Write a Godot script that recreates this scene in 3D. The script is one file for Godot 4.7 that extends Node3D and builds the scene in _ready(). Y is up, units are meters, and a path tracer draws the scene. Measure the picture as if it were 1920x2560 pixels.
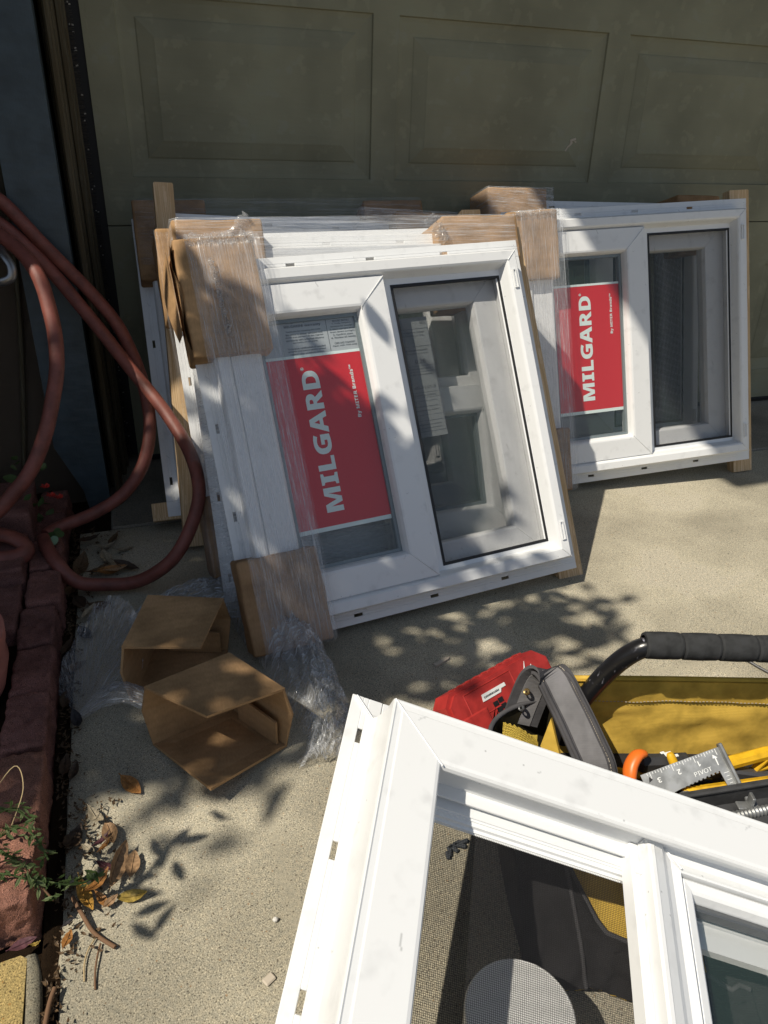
extends Node3D

# ---------------------------------------------------------------- helpers
const SUN_X := 0.68      # the sun's ray, per metre that it falls: so far along +x ...
const SUN_Z := -0.21     # ... and so far along z
var M := {}
var taken := {}
var rng := RandomNumberGenerator.new()

class MB:
	var st := SurfaceTool.new()
	func _init():
		st.begin(Mesh.PRIMITIVE_TRIANGLES)
		st.set_smooth_group(-1)
	func grp(g: int):
		st.set_smooth_group(g if g >= 0 else 4294967295)
	func tri(a: Vector3, b: Vector3, c: Vector3):       # counterclockwise seen from outside
		st.add_vertex(a); st.add_vertex(c); st.add_vertex(b)
	func quad(a: Vector3, b: Vector3, c: Vector3, d: Vector3):
		tri(a, b, c); tri(a, c, d)
	func quv(a, b, c, d, ua: Vector2, ub: Vector2, uc: Vector2, ud: Vector2):
		for k in [[a, ua], [c, uc], [b, ub], [a, ua], [d, ud], [c, uc]]:
			st.set_uv(k[1]); st.add_vertex(k[0])
	func box(c: Vector3, s: Vector3, bev := 0.0, x := Transform3D.IDENTITY):
		var h := s * 0.5
		if bev <= 0.0:
			var p := []
			for i in 8:
				p.append(x * (c + Vector3(h.x if i & 1 else -h.x, h.y if i & 2 else -h.y, h.z if i & 4 else -h.z)))
			for q in [[4, 5, 7, 6], [1, 0, 2, 3], [5, 1, 3, 7], [0, 4, 6, 2], [6, 7, 3, 2], [0, 1, 5, 4]]:
				quad(p[q[0]], p[q[1]], p[q[2]], p[q[3]])
			return
		var b := minf(bev, minf(h.x, minf(h.y, h.z)) * 0.95)
		var v := func(sx: int, sy: int, sz: int, ax: int) -> Vector3:
			var q := Vector3(sx * h.x, sy * h.y, sz * h.z)
			if ax != 0: q.x -= sx * b
			if ax != 1: q.y -= sy * b
			if ax != 2: q.z -= sz * b
			return x * (c + q)
		for ax in 3:
			for s1 in [-1, 1]:
				var c4 := []
				for k in [[-1, -1], [1, -1], [1, 1], [-1, 1]]:
					var sg := [0, 0, 0]
					sg[ax] = s1; sg[(ax + 1) % 3] = k[0]; sg[(ax + 2) % 3] = k[1]
					c4.append(v.call(sg[0], sg[1], sg[2], ax))
				if s1 > 0: quad(c4[0], c4[1], c4[2], c4[3])
				else: quad(c4[3], c4[2], c4[1], c4[0])
		for ax in 3:
			var a1 := (ax + 1) % 3
			var a2 := (ax + 2) % 3
			for s1 in [-1, 1]:
				for s2 in [-1, 1]:
					var lo := [0, 0, 0]; lo[ax] = -1; lo[a1] = s1; lo[a2] = s2
					var hi := [0, 0, 0]; hi[ax] = 1; hi[a1] = s1; hi[a2] = s2
					var p1: Vector3 = v.call(lo[0], lo[1], lo[2], a1)
					var p2: Vector3 = v.call(hi[0], hi[1], hi[2], a1)
					var p3: Vector3 = v.call(hi[0], hi[1], hi[2], a2)
					var p4: Vector3 = v.call(lo[0], lo[1], lo[2], a2)
					if s1 * s2 > 0: quad(p1, p4, p3, p2) if false else quad(p1, p2, p3, p4) if s1 * s2 < 0 else quad(p4, p3, p2, p1)
					else: quad(p1, p2, p3, p4)
		for i in 8:
			var sx := 1 if i & 1 else -1
			var sy := 1 if i & 2 else -1
			var sz := 1 if i & 4 else -1
			var q1: Vector3 = v.call(sx, sy, sz, 0)
			var q2: Vector3 = v.call(sx, sy, sz, 1)
			var q3: Vector3 = v.call(sx, sy, sz, 2)
			if sx * sy * sz > 0: tri(q1, q2, q3)
			else: tri(q1, q3, q2)
	func ring(x0: float, y0: float, x1: float, y1: float, prof: Array):   # a mitred frame: the profile (inset, height) swept round a rectangle
		for i in prof.size() - 1:
			var p: Vector2 = prof[i]
			var q: Vector2 = prof[i + 1]
			var P := [Vector3(x0 + p.x, y0 + p.x, p.y), Vector3(x1 - p.x, y0 + p.x, p.y), Vector3(x1 - p.x, y1 - p.x, p.y), Vector3(x0 + p.x, y1 - p.x, p.y)]
			var Q := [Vector3(x0 + q.x, y0 + q.x, q.y), Vector3(x1 - q.x, y0 + q.x, q.y), Vector3(x1 - q.x, y1 - q.x, q.y), Vector3(x0 + q.x, y1 - q.x, q.y)]
			for k in 4:
				quad(P[k], P[(k + 1) % 4], Q[(k + 1) % 4], Q[k])
	func tube(path: Array, rad, seg := 12, squash := 1.0):
		var n := path.size()
		var up := Vector3.UP
		var t0: Vector3 = (path[1] - path[0]).normalized()
		if absf(t0.dot(up)) > 0.9: up = Vector3.RIGHT
		var side := t0.cross(up).normalized()
		var rows := []
		for i in n:
			var t: Vector3 = (path[mini(i + 1, n - 1)] - path[maxi(i - 1, 0)]).normalized()
			side = (side - t * side.dot(t)).normalized()
			var nr := side.cross(t)
			var r: float = rad[i] if rad is Array else rad
			var row := []
			for k in seg:
				var a := TAU * k / seg
				row.append(path[i] + side * cos(a) * r + nr * sin(a) * r * squash)
			rows.append(row)
		grp(1)
		for i in n - 1:
			for k in seg:
				var k2 := (k + 1) % seg
				quad(rows[i][k], rows[i][k2], rows[i + 1][k2], rows[i + 1][k])
		grp(-1)
		for k in seg - 2:
			tri(rows[0][0], rows[0][k + 2], rows[0][k + 1])
			tri(rows[n - 1][0], rows[n - 1][k + 1], rows[n - 1][k + 2])
	func lathe(prof: Array, seg := 32, at := Vector3.ZERO, x := Basis.IDENTITY, smooth := true):     # profile (radius, height), upwards on the outside
		grp(1 if smooth else -1)
		for i in prof.size() - 1:
			if smooth: grp(1 + i % 7)
			for k in seg:
				var a := TAU * k / seg
				var b := TAU * (k + 1) / seg
				var p: Vector2 = prof[i]
				var q: Vector2 = prof[i + 1]
				quad(at + x * Vector3(cos(b) * p.x, p.y, sin(b) * p.x), at + x * Vector3(cos(a) * p.x, p.y, sin(a) * p.x), at + x * Vector3(cos(a) * q.x, q.y, sin(a) * q.x), at + x * Vector3(cos(b) * q.x, q.y, sin(b) * q.x))
		grp(-1)
	func prism(poly: PackedVector2Array, z0: float, z1: float, x := Transform3D.IDENTITY):        # counterclockwise polygon seen from +z
		var idx := Geometry2D.triangulate_polygon(poly)
		if Geometry2D.is_polygon_clockwise(poly):
			var r := poly.duplicate(); r.reverse(); poly = r
			idx = Geometry2D.triangulate_polygon(poly)
		for i in range(0, idx.size(), 3):
			var a := poly[idx[i]]; var b := poly[idx[i + 1]]; var c := poly[idx[i + 2]]
			if (b - a).cross(c - a) < 0: var t := b; b = c; c = t
			tri(x * Vector3(a.x, a.y, z1), x * Vector3(b.x, b.y, z1), x * Vector3(c.x, c.y, z1))
			tri(x * Vector3(a.x, a.y, z0), x * Vector3(c.x, c.y, z0), x * Vector3(b.x, b.y, z0))
		var n := poly.size()
		for i in n:
			var a := poly[i]; var b := poly[(i + 1) % n]
			quad(x * Vector3(a.x, a.y, z0), x * Vector3(b.x, b.y, z0), x * Vector3(b.x, b.y, z1), x * Vector3(a.x, a.y, z1))
	func sheet(nu: int, nv: int, f: Callable, us := 1.0, vs := 1.0, smooth := true, swap := false):
		grp(1 if smooth else -1)
		var p := []
		for j in nv + 1:
			var row := []
			for i in nu + 1: row.append(f.call(float(i) / nu, float(j) / nv))
			p.append(row)
		for j in nv:
			for i in nu:
				var u0 := us * i / nu; var u1 := us * (i + 1) / nu; var v0 := vs * j / nv; var v1 := vs * (j + 1) / nv
				if swap: quv(p[j][i], p[j][i + 1], p[j + 1][i + 1], p[j + 1][i], Vector2(v0, u0), Vector2(v0, u1), Vector2(v1, u1), Vector2(v1, u0))
				else: quv(p[j][i], p[j][i + 1], p[j + 1][i + 1], p[j + 1][i], Vector2(u0, v0), Vector2(u1, v0), Vector2(u1, v1), Vector2(u0, v1))
		grp(-1)
	func done() -> ArrayMesh:
		st.generate_normals()
		st.index()
		return st.commit()

func lin(r: float, g: float, b: float, a := 1.0) -> Color:
	var c := Color(r, g, b).linear_to_srgb()
	c.a = a
	return c

func numbered(n: String) -> String:
	var k: int = taken.get(n, 0)
	taken[n] = k + 1
	return n if k == 0 else "%s_%03d" % [n, k]

func tag(o: Node, label: String, category: String, group := "") -> void:
	o.set_meta("label", label)
	o.set_meta("category", category)
	if group: o.set_meta("group", group)

func thing(called: String, label: String, category: String, x := Transform3D.IDENTITY, group := "") -> Node3D:
	var o := Node3D.new()
	o.name = numbered(called)
	o.transform = x
	tag(o, label, category, group)
	add_child(o)
	return o

func put(called: String, mesh: Mesh, m: Material, parent: Node = null, label := "") -> MeshInstance3D:
	var o := MeshInstance3D.new()
	o.mesh = mesh
	o.material_override = m
	if parent:
		o.name = called
		parent.add_child(o, true)
	else:
		o.name = numbered(called)
		add_child(o)
	if label: o.set_meta("label", label)
	return o

func part(called: String, b: MB, m: Material, parent: Node = null, label := "") -> MeshInstance3D:
	return put(called, b.done(), m, parent, label)

func setting(called: String, b: MB, m: Material, parent: Node = null) -> MeshInstance3D:
	var o := part(called, b, m, parent)
	if parent == null: o.set_meta("kind", "structure")
	return o

func lettering(called: String, text: String, font: String, x: Transform3D, width: float, height: float, m: Material, parent: Node, weight := 700) -> MeshInstance3D:
	var f := SystemFont.new()
	f.font_names = PackedStringArray([font])
	f.font_weight = weight
	var t := TextMesh.new()
	t.text = text
	var fv := FontVariation.new()
	fv.base_font = f
	fv.variation_embolden = 0.5 if called == "brand_lettering" else 0.0
	t.font = fv
	t.font_size = 64
	t.pixel_size = 0.01
	t.depth = 0.02
	t.curve_step = 1.0
	t.horizontal_alignment = HORIZONTAL_ALIGNMENT_CENTER
	t.vertical_alignment = VERTICAL_ALIGNMENT_CENTER
	var ab := t.get_aabb()
	var o := put(called, t, m, parent)
	var sx := width / maxf(ab.size.x, 0.001)
	var sy := height / maxf(ab.size.y, 0.001)
	o.transform = x * Transform3D(Basis.from_scale(Vector3(sx, sy, 0.02)), Vector3(-(ab.position.x + ab.size.x * 0.5) * sx, -(ab.position.y + ab.size.y * 0.5) * sy, 0))
	return o

func curve(pts: Array, per := 6) -> Array:
	var out := []
	for i in pts.size() - 1:
		var p0: Vector3 = pts[maxi(i - 1, 0)]
		var p1: Vector3 = pts[i]
		var p2: Vector3 = pts[i + 1]
		var p3: Vector3 = pts[mini(i + 2, pts.size() - 1)]
		for k in per:
			var t := float(k) / per
			out.append(p1.cubic_interpolate(p2, p0, p3, t))
	out.append(pts[pts.size() - 1])
	return out

func pic(w: int, h: int, f: Callable) -> ImageTexture:
	var im := Image.create(w, h, false, Image.FORMAT_RGBA8)
	for y in h:
		for x in w: im.set_pixel(x, y, f.call(x, y))
	return ImageTexture.create_from_image(im)

func noise_image(w: int, h: int, freq: float, oct := 3, sd := 1, kind := FastNoiseLite.TYPE_SIMPLEX_SMOOTH) -> Image:
	var n := FastNoiseLite.new()
	n.noise_type = kind
	n.seed = sd
	n.frequency = freq
	n.fractal_octaves = oct
	return n.get_seamless_image(w, h)

func mat(col: Color, rough := 0.6, spec := 0.5) -> StandardMaterial3D:
	var m := StandardMaterial3D.new()
	m.albedo_color = col
	m.roughness = rough
	m.metallic_specular = spec
	return m

func tri(m: StandardMaterial3D, scale: Vector3, world := false) -> StandardMaterial3D:
	m.uv1_triplanar = true
	m.uv1_world_triplanar = world
	m.uv1_scale = scale
	m.uv1_triplanar_sharpness = 4.0
	return m

func stains(m: StandardMaterial3D, tex: Texture2D, scale: Vector3, world := true) -> void:
	m.detail_enabled = true
	m.detail_albedo = tex
	m.detail_blend_mode = BaseMaterial3D.BLEND_MODE_MUL
	m.detail_uv_layer = BaseMaterial3D.DETAIL_UV_2
	m.uv2_triplanar = true
	m.uv2_world_triplanar = world
	m.uv2_scale = scale

func bump(m: StandardMaterial3D, tex: Texture2D, cm: float) -> void:
	m.heightmap_enabled = true
	m.heightmap_texture = tex
	m.heightmap_scale = cm

# ---------------------------------------------------------------- materials
func materials() -> void:
	var r := RandomNumberGenerator.new()
	r.seed = 77
	# broad, soft stains shared by many surfaces
	var bl := noise_image(256, 256, 0.012, 4, 5)
	var bl2 := noise_image(256, 256, 0.03, 4, 9)
	var blot := pic(256, 256, func(x: int, y: int):
		var a := bl.get_pixel(x, y).r; var b := bl2.get_pixel(x, y).r
		var k := 0.80 + 0.28 * a - 0.10 * absf(b - 0.5)
		return Color(k, k, k * 0.99))
	# concrete: a fine sandy aggregate of pale and dark grains
	var n1 := noise_image(1024, 1024, 0.16, 2, 21)
	var n2 := noise_image(1024, 1024, 0.045, 3, 22)
	var n3 := noise_image(1024, 1024, 0.33, 2, 23, FastNoiseLite.TYPE_CELLULAR)
	var cim := Image.create(1024, 1024, false, Image.FORMAT_RGBA8)
	var him := Image.create(1024, 1024, false, Image.FORMAT_L8)
	for y in 1024:
		for x in 1024:
			var a := n1.get_pixel(x, y).r; var b := n2.get_pixel(x, y).r; var c := n3.get_pixel(x, y).r
			var k := 0.690 + 0.15 * (a - 0.5) + 0.10 * (b - 0.5) + 0.12 * (c - 0.5)
			if a < 0.27: k *= 0.58 + 0.9 * (a - 0.10)
			elif a > 0.76: k *= 1.18
			k += r.randf_range(-0.055, 0.055)
			var wm := 0.03 * (b - 0.5)
			cim.set_pixel(x, y, Color(k * 1.01 + wm * 0.6, k * 0.968, k * 0.865 - wm * 0.6))
			him.set_pixel(x, y, Color(clampf(0.3 * a + 0.5 * c + 0.2, 0, 1), 0, 0))
	# single stones showing in the paste
	for i in 1300:
		var px := r.randi_range(2, 1020); var py := r.randi_range(2, 1020)
		var rr := r.randf_range(1.0, 3.2)
		var dark := r.randf() < 0.6
		var col := Color(0.28, 0.25, 0.22) if dark else Color(0.80, 0.77, 0.70)
		if r.randf() < 0.12: col = Color(0.62, 0.47, 0.33)
		for dy in range(-4, 5):
			for dx in range(-4, 5):
				if dx * dx * r.randf_range(0.7, 1.2) + dy * dy < rr * rr:
					var qx := posmod(px + dx, 1024); var qy := posmod(py + dy, 1024)
					cim.set_pixel(qx, qy, cim.get_pixel(qx, qy).lerp(col, 0.55))
	var ctex := ImageTexture.create_from_image(cim)
	var htex := ImageTexture.create_from_image(him)
	var m := tri(mat(Color(1, 1, 1), 0.92, 0.3), Vector3.ONE * 2.7, true)
	m.albedo_texture = ctex
	m.uv1_offset = Vector3(0.3, 0.1, 0.7)
	stains(m, blot, Vector3.ONE * 0.9)
	bump(m, htex, 0.11)
	M.concrete = m
	m = m.duplicate()
	m.albedo_color = Color(0.86, 0.86, 0.88)
	M.apron = m
	m = m.duplicate()
	m.albedo_color = Color(1.0, 0.92, 0.70)
	M.paver = m
	m = m.duplicate()
	m.albedo_color = Color(0.80, 0.80, 0.79)
	M.grey_edge = m
	m = tri(mat(lin(0.06, 0.04, 0.028), 0.95, 0.2), Vector3.ONE * 6.0, true)
	m.albedo_texture = ctex
	bump(m, htex, 0.4)
	M.soil = m
	# rough split bricks
	m = tri(mat(lin(0.62, 0.33, 0.36), 0.95, 0.2), Vector3.ONE * 3.4, true)
	m.albedo_texture = ctex
	bump(m, htex, 0.25)
	stains(m, blot, Vector3.ONE * 5.0)
	M.brick = m
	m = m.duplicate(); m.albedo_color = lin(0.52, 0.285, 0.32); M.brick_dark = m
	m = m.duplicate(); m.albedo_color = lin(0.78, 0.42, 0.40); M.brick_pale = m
	# wood grain
	var wn := noise_image(256, 256, 0.02, 3, 31)
	var wn2 := noise_image(256, 256, 0.2, 2, 32)
	var grain := pic(256, 256, func(x: int, y: int):
		var w := wn.get_pixel(x, (y / 6) % 256).r
		var g := 0.5 + 0.5 * sin(x * 0.20 + w * 26.0)
		var fi := wn2.get_pixel(x, (y / 10) % 256).r
		var k := 0.86 + 0.10 * g * g + 0.08 * (fi - 0.5)
		return Color(k, k * (0.93 + 0.05 * g), k * (0.82 + 0.12 * g)))
	m = tri(mat(lin(0.74, 0.58, 0.40), 0.75, 0.3), Vector3(9, 2.4, 9))
	m.albedo_texture = grain
	M.pine = m
	# painted embossed steel
	var dn := Image.create(256, 256, false, Image.FORMAT_L8)
	var dn0 := noise_image(256, 256, 0.06, 3, 41)
	for y in 256:
		for x in 256:
			dn.set_pixel(x, y, Color(dn0.get_pixel((x / 9) % 256, y).r * 0.6 + 0.4 * dn0.get_pixel((x / 4 + 60) % 256, (y * 2) % 256).r, 0, 0))
	var dtex := ImageTexture.create_from_image(dn)
	m = tri(mat(lin(0.245, 0.245, 0.178), 0.62, 0.35), Vector3(3.3, 3.3, 3.3), true)
	bump(m, dtex, 0.09)
	var dust := pic(256, 256, func(x: int, y: int):
		var a := bl.get_pixel(x, y).r; var b := bl2.get_pixel((x * 2) % 256, (y * 2) % 256).r
		var k := 0.86 + 0.16 * a + (0.05 if b > 0.72 else 0.0)
		return Color(k * 1.01, k, k * 0.97))
	stains(m, dust, Vector3.ONE * 1.3)
	M.door = m
	m = tri(mat(lin(0.050, 0.072, 0.088), 0.45, 0.45), Vector3(7, 2.2, 7), true)
	bump(m, dtex, 0.10)
	m.uv1_offset = Vector3(0.2, 0.5, 0.1)
	stains(m, blot, Vector3.ONE * 3.0)
	M.post = m
	M.jamb = tri(mat(lin(0.105, 0.095, 0.070), 0.7, 0.3), Vector3(8, 2, 8))
	M.jamb.albedo_texture = grain
	M.black = mat(lin(0.010, 0.010, 0.011), 0.6, 0.4)
	M.bristle = mat(lin(0.03, 0.028, 0.026), 0.7, 0.4)
	M.bristle_pale = mat(lin(0.30, 0.29, 0.27), 0.6, 0.4)
	m = tri(mat(lin(0.26, 0.20, 0.145), 0.95, 0.2), Vector3.ONE * 9.0, true)
	bump(m, htex, 1.2)
	M.stucco = m
	# white vinyl with faint grime
	var grime := pic(256, 256, func(x: int, y: int):
		var a := bl2.get_pixel(x, y).r; var b := bl.get_pixel((x * 3) % 256, (y * 3) % 256).r
		var k := 1.0
		if a > 0.66: k -= 0.10 * (a - 0.66) * b * 3.0
		return Color(k, k, k * 1.0))
	for i in 14:
		var gx := r.randi_range(0, 255); var gy := r.randi_range(0, 255)
		var im := grime.get_image(); im.set_pixel(gx, gy, Color(0.7, 0.7, 0.7))
		grime = ImageTexture.create_from_image(im)
	var gi := grime.get_image()
	for i in 26:
		var gx := r.randf_range(8, 248); var gy := r.randf_range(8, 248); var ga := r.randf() * TAU; var gl := r.randi_range(3, 9)
		var gk := r.randf_range(0.80, 0.93)
		for k in gl: gi.set_pixel(int(gx + cos(ga) * k) % 256, int(gy + sin(ga) * k) % 256, Color(gk, gk, gk))
	grime = ImageTexture.create_from_image(gi)
	m = tri(mat(lin(0.735, 0.745, 0.75), 0.34, 0.45), Vector3.ONE * 3.2)
	m.albedo_texture = grime
	M.vinyl = m
	M.vinyl_smooth = mat(lin(0.75, 0.76, 0.765), 0.30, 0.45)
	M.white_paper = mat(lin(0.72, 0.74, 0.74), 0.6)
	M.gasket = mat(lin(0.008, 0.008, 0.009), 0.55)
	M.spacer = mat(lin(0.16, 0.19, 0.20), 0.35, 0.5)
	M.hole = mat(lin(0.02, 0.02, 0.022), 0.8)
	var g := mat(Color(0.80, 0.92, 0.88, 0.015), 0.02, 0.5)
	g.transparency = BaseMaterial3D.TRANSPARENCY_ALPHA
	M.glass = g
	g = mat(lin(0.03, 0.065, 0.048, 0.22), 0.3, 0.2)
	g.transparency = BaseMaterial3D.TRANSPARENCY_ALPHA
	M.low_e = g
	# cardboard
	var cn := noise_image(256, 256, 0.25, 3, 51)
	var card := pic(256, 256, func(x: int, y: int):
		var f := cn.get_pixel(x, (y / 3) % 256).r
		var s := 0.5 + 0.5 * sin(y * TAU / 16.0)
		var k := 0.94 + 0.10 * (f - 0.5) + 0.025 * s
		return Color(k, k * 0.985, k * 0.96))
	m = tri(mat(lin(0.50, 0.318, 0.172), 0.82, 0.25), Vector3.ONE * 5.0)
	m.albedo_texture = card
	stains(m, blot, Vector3.ONE * 4.0, false)
	M.cardboard = m
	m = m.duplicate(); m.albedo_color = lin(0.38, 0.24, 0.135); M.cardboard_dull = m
	m = m.duplicate(); m.albedo_color = lin(0.20, 0.12, 0.07); M.cardboard_edge = m
	# stretch film: long pale streaks with clear gaps
	var fa := noise_image(512, 30, 0.050, 3, 61); fa.resize(512, 512, Image.INTERPOLATE_CUBIC)
	var fb := noise_image(512, 44, 0.19, 2, 62); fb.resize(512, 512, Image.INTERPOLATE_CUBIC)
	var fc := noise_image(512, 90, 0.36, 2, 63); fc.resize(512, 512, Image.INTERPOLATE_CUBIC)
	var film := func(base: float, gain: float) -> ImageTexture:
		return pic(512, 512, func(x: int, y: int):
			var a := fa.get_pixel((x + y / 16) % 512, y).r
			var b := fb.get_pixel(x, y).r
			var c := fc.get_pixel((x + y / 10) % 512, y).r
			var s := clampf((b - 0.52) * 2.4, 0, 1) * 0.55 + clampf((a - 0.50) * 2.0, 0, 1) * 0.5 + clampf((c - 0.62) * 2.6, 0, 1) * 0.45
			return Color(1, 1, 1, clampf(base + gain * s, 0.0, 0.9)))
	var fim := Image.create(512, 512, false, Image.FORMAT_L8)
	for y in 512:
		for x in 512:
			fim.set_pixel(x, y, Color(0.5 * fb.get_pixel(x, y).r + 0.25 * fc.get_pixel(x, y).r + 0.25 * fa.get_pixel(x, y).r, 0, 0))
	var ftex := ImageTexture.create_from_image(fim)
	m = mat(lin(0.80, 0.82, 0.85), 0.16, 0.6)
	m.transparency = BaseMaterial3D.TRANSPARENCY_ALPHA
	m.albedo_texture = film.call(0.09, 0.58)
	bump(m, ftex, 0.10)
	M.film = m
	m = m.duplicate()
	m.albedo_texture = film.call(0.18, 0.78)
	m.roughness = 0.12
	m.clearcoat_enabled = true
	m.clearcoat = 1.0
	m.clearcoat_roughness = 0.06
	bump(m, ftex, 0.35)
	M.film_heap = m
	m = m.duplicate()
	m.albedo_color = lin(0.60, 0.62, 0.66)
	m.albedo_texture = film.call(0.04, 0.42)
	M.film_thin = m
	# insect screen
	var scr := pic(16, 16, func(x: int, y: int):
		var on: bool = x < 4 or y < 4
		return Color(0.16, 0.16, 0.165, 0.85 if on else 0.0))
	m = mat(Color(1, 1, 1), 0.6, 0.3)
	m.transparency = BaseMaterial3D.TRANSPARENCY_ALPHA
	m.albedo_texture = scr
	M.screen = m
	var scr2 := pic(16, 16, func(x: int, y: int):
		var on: bool = x < 4 or y < 4
		return Color(0.21, 0.21, 0.22, 0.66 if on else 0.0))
	m = m.duplicate()
	m.albedo_texture = scr2
	M.screen_fine = m
	# label print
	M.red = mat(lin(0.50, 0.008, 0.014), 0.35)
	M.label_border = mat(lin(0.62, 0.72, 0.70), 0.4)
	M.label_ink = mat(lin(0.10, 0.11, 0.12), 0.6)
	M.label_grey = mat(lin(0.33, 0.36, 0.38), 0.5)
	M.label_dim = mat(lin(0.20, 0.22, 0.225), 0.5)
	M.label_pale = mat(lin(0.46, 0.49, 0.50), 0.5)
	# hose, canvas and the rest
	m = tri(mat(lin(0.22, 0.070, 0.053), 0.46, 0.45), Vector3.ONE * 9.0)
	m.albedo_texture = blot
	bump(m, htex, 0.05)
	stains(m, grime, Vector3.ONE * 5.0, false)
	M.hose = m
	var weave := Image.create(64, 64, false, Image.FORMAT_L8)
	for y in 64:
		for x in 64:
			weave.set_pixel(x, y, Color(0.5 + 0.25 * sin(x * TAU / 8.0) * (1.0 if (y / 4) % 2 == 0 else -1.0) + 0.25 * sin(y * TAU / 8.0), 0, 0))
	var wtex := ImageTexture.create_from_image(weave)
	m = tri(mat(lin(0.68, 0.45, 0.085), 0.88, 0.2), Vector3.ONE * 60.0)
	bump(m, wtex, 0.018)
	stains(m, blot, Vector3.ONE * 7.0, false)
	M.canvas = m
	m = m.duplicate(); m.albedo_color = lin(0.030, 0.029, 0.031); M.black_canvas = m
	m = m.duplicate(); m.albedo_color = lin(0.085, 0.083, 0.090); M.webbing = m
	m = m.duplicate(); m.albedo_color = lin(0.20, 0.195, 0.205); M.velcro = m
	m = m.duplicate(); m.albedo_color = lin(0.050, 0.043, 0.026); M.pocket = m
	m = m.duplicate(); m.albedo_color = lin(0.72, 0.52, 0.10); bump(m, wtex, 0.3); M.glove = m
	m = tri(mat(lin(0.040, 0.041, 0.043), 0.85, 0.3), Vector3.ONE * 20.0); m.albedo_texture = blot; M.foam = m
	m = tri(mat(lin(0.012, 0.013, 0.018), 0.28, 0.5), Vector3.ONE * 14.0)
	var scuff := pic(128, 128, func(x: int, y: int):
		var a := bl2.get_pixel(x * 2, y).r
		var k := 0.10 if a < 0.80 else 0.10 + (a - 0.80) * 3.0
		return Color(k, k, k * 1.08))
	m.albedo_color = Color(1, 1, 1)
	m.albedo_texture = scuff
	M.black_tube = m
	m = tri(mat(lin(0.40, 0.032, 0.028), 0.5, 0.4), Vector3.ONE * 8.0); m.albedo_texture = blot; M.red_plastic = m
	M.red_dark = mat(lin(0.22, 0.018, 0.016), 0.5)
	m = tri(mat(lin(0.40, 0.41, 0.42), 0.42, 0.5), Vector3.ONE * 12.0); m.metallic = 0.7; m.albedo_texture = blot; M.steel = m
	M.steel_dark = mat(lin(0.12, 0.12, 0.125), 0.45); M.steel_dark.metallic = 0.6
	M.brass = mat(lin(0.45, 0.33, 0.14), 0.35); M.brass.metallic = 0.9
	M.orange = mat(lin(0.78, 0.16, 0.02), 0.4)
	m = tri(mat(lin(0.72, 0.42, 0.02), 0.5, 0.4), Vector3.ONE * 12.0); m.albedo_texture = blot; M.yellow = m
	M.bin = tri(mat(lin(0.045, 0.046, 0.05), 0.5, 0.4), Vector3.ONE * 14.0); M.bin.albedo_texture = blot
	M.tub = tri(mat(lin(0.22, 0.19, 0.155), 0.5), Vector3.ONE * 6.0); M.tub.albedo_texture = blot
	M.tub_lid = tri(mat(lin(0.66, 0.66, 0.65), 0.4), Vector3.ONE * 6.0); M.tub_lid.albedo_texture = grime
	M.terracotta = tri(mat(lin(0.42, 0.17, 0.135), 0.85, 0.2), Vector3.ONE * 5.0); M.terracotta.albedo_texture = blot
	M.galvanised = mat(lin(0.30, 0.31, 0.32), 0.35); M.galvanised.metallic = 0.8
	M.twig = mat(lin(0.17, 0.10, 0.06), 0.9, 0.2)
	M.dry_grass = mat(lin(0.42, 0.32, 0.18), 0.9, 0.2)
	M.pale_chip = mat(lin(0.48, 0.42, 0.34), 0.9, 0.2)
	M.white_stone = mat(lin(0.62, 0.60, 0.56), 0.9, 0.2)
	M.dark_scrap = mat(lin(0.05, 0.055, 0.062), 0.7, 0.3)
	var lv := noise_image(128, 128, 0.05, 4, 71)
	var leaf_pic := pic(128, 128, func(x: int, y: int):
		var k := 0.82 + 0.34 * (lv.get_pixel(x, y).r - 0.4)
		return Color(k, k, k))
	var tints := [Color(0.085, 0.055, 0.035), Color(0.42, 0.19, 0.055), Color(0.40, 0.34, 0.24), Color(0.12, 0.045, 0.055), Color(0.42, 0.26, 0.14), Color(0.06, 0.055, 0.058), Color(0.60, 0.33, 0.07), Color(0.44, 0.31, 0.07), Color(0.15, 0.095, 0.05)]
	for i in tints.size():
		var c: Color = tints[i]
		m = tri(mat(lin(c.r, c.g, c.b), 0.55, 0.4), Vector3.ONE * 30.0)
		m.albedo_texture = leaf_pic
		M["leaf%d" % i] = m
	m = mat(lin(0.050, 0.080, 0.026), 0.6, 0.3); m.backlight_enabled = true; m.backlight = Color(0.3, 0.4, 0.15); M.green = m
	m = mat(lin(0.105, 0.135, 0.058), 0.6, 0.3); m.backlight_enabled = true; m.backlight = Color(0.3, 0.4, 0.15); M.green_pale = m
	m = mat(lin(0.24, 0.36, 0.22), 0.5, 0.4); M.green_succulent = m
	M.petal = mat(lin(0.50, 0.03, 0.02), 0.5)
	m = mat(lin(0.05, 0.09, 0.025), 0.45, 0.4); m.backlight_enabled = true; m.backlight = Color(0.2, 0.3, 0.1); M.tree_leaf = m
	M.bark = mat(lin(0.10, 0.075, 0.055), 0.95, 0.2)
	M.roof = mat(lin(0.20, 0.19, 0.17), 0.9, 0.2)

func xf(x: Vector3, y: Vector3, z: Vector3, o: Vector3) -> Transform3D:
	return Transform3D(Basis(x, y, z), o)

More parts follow.
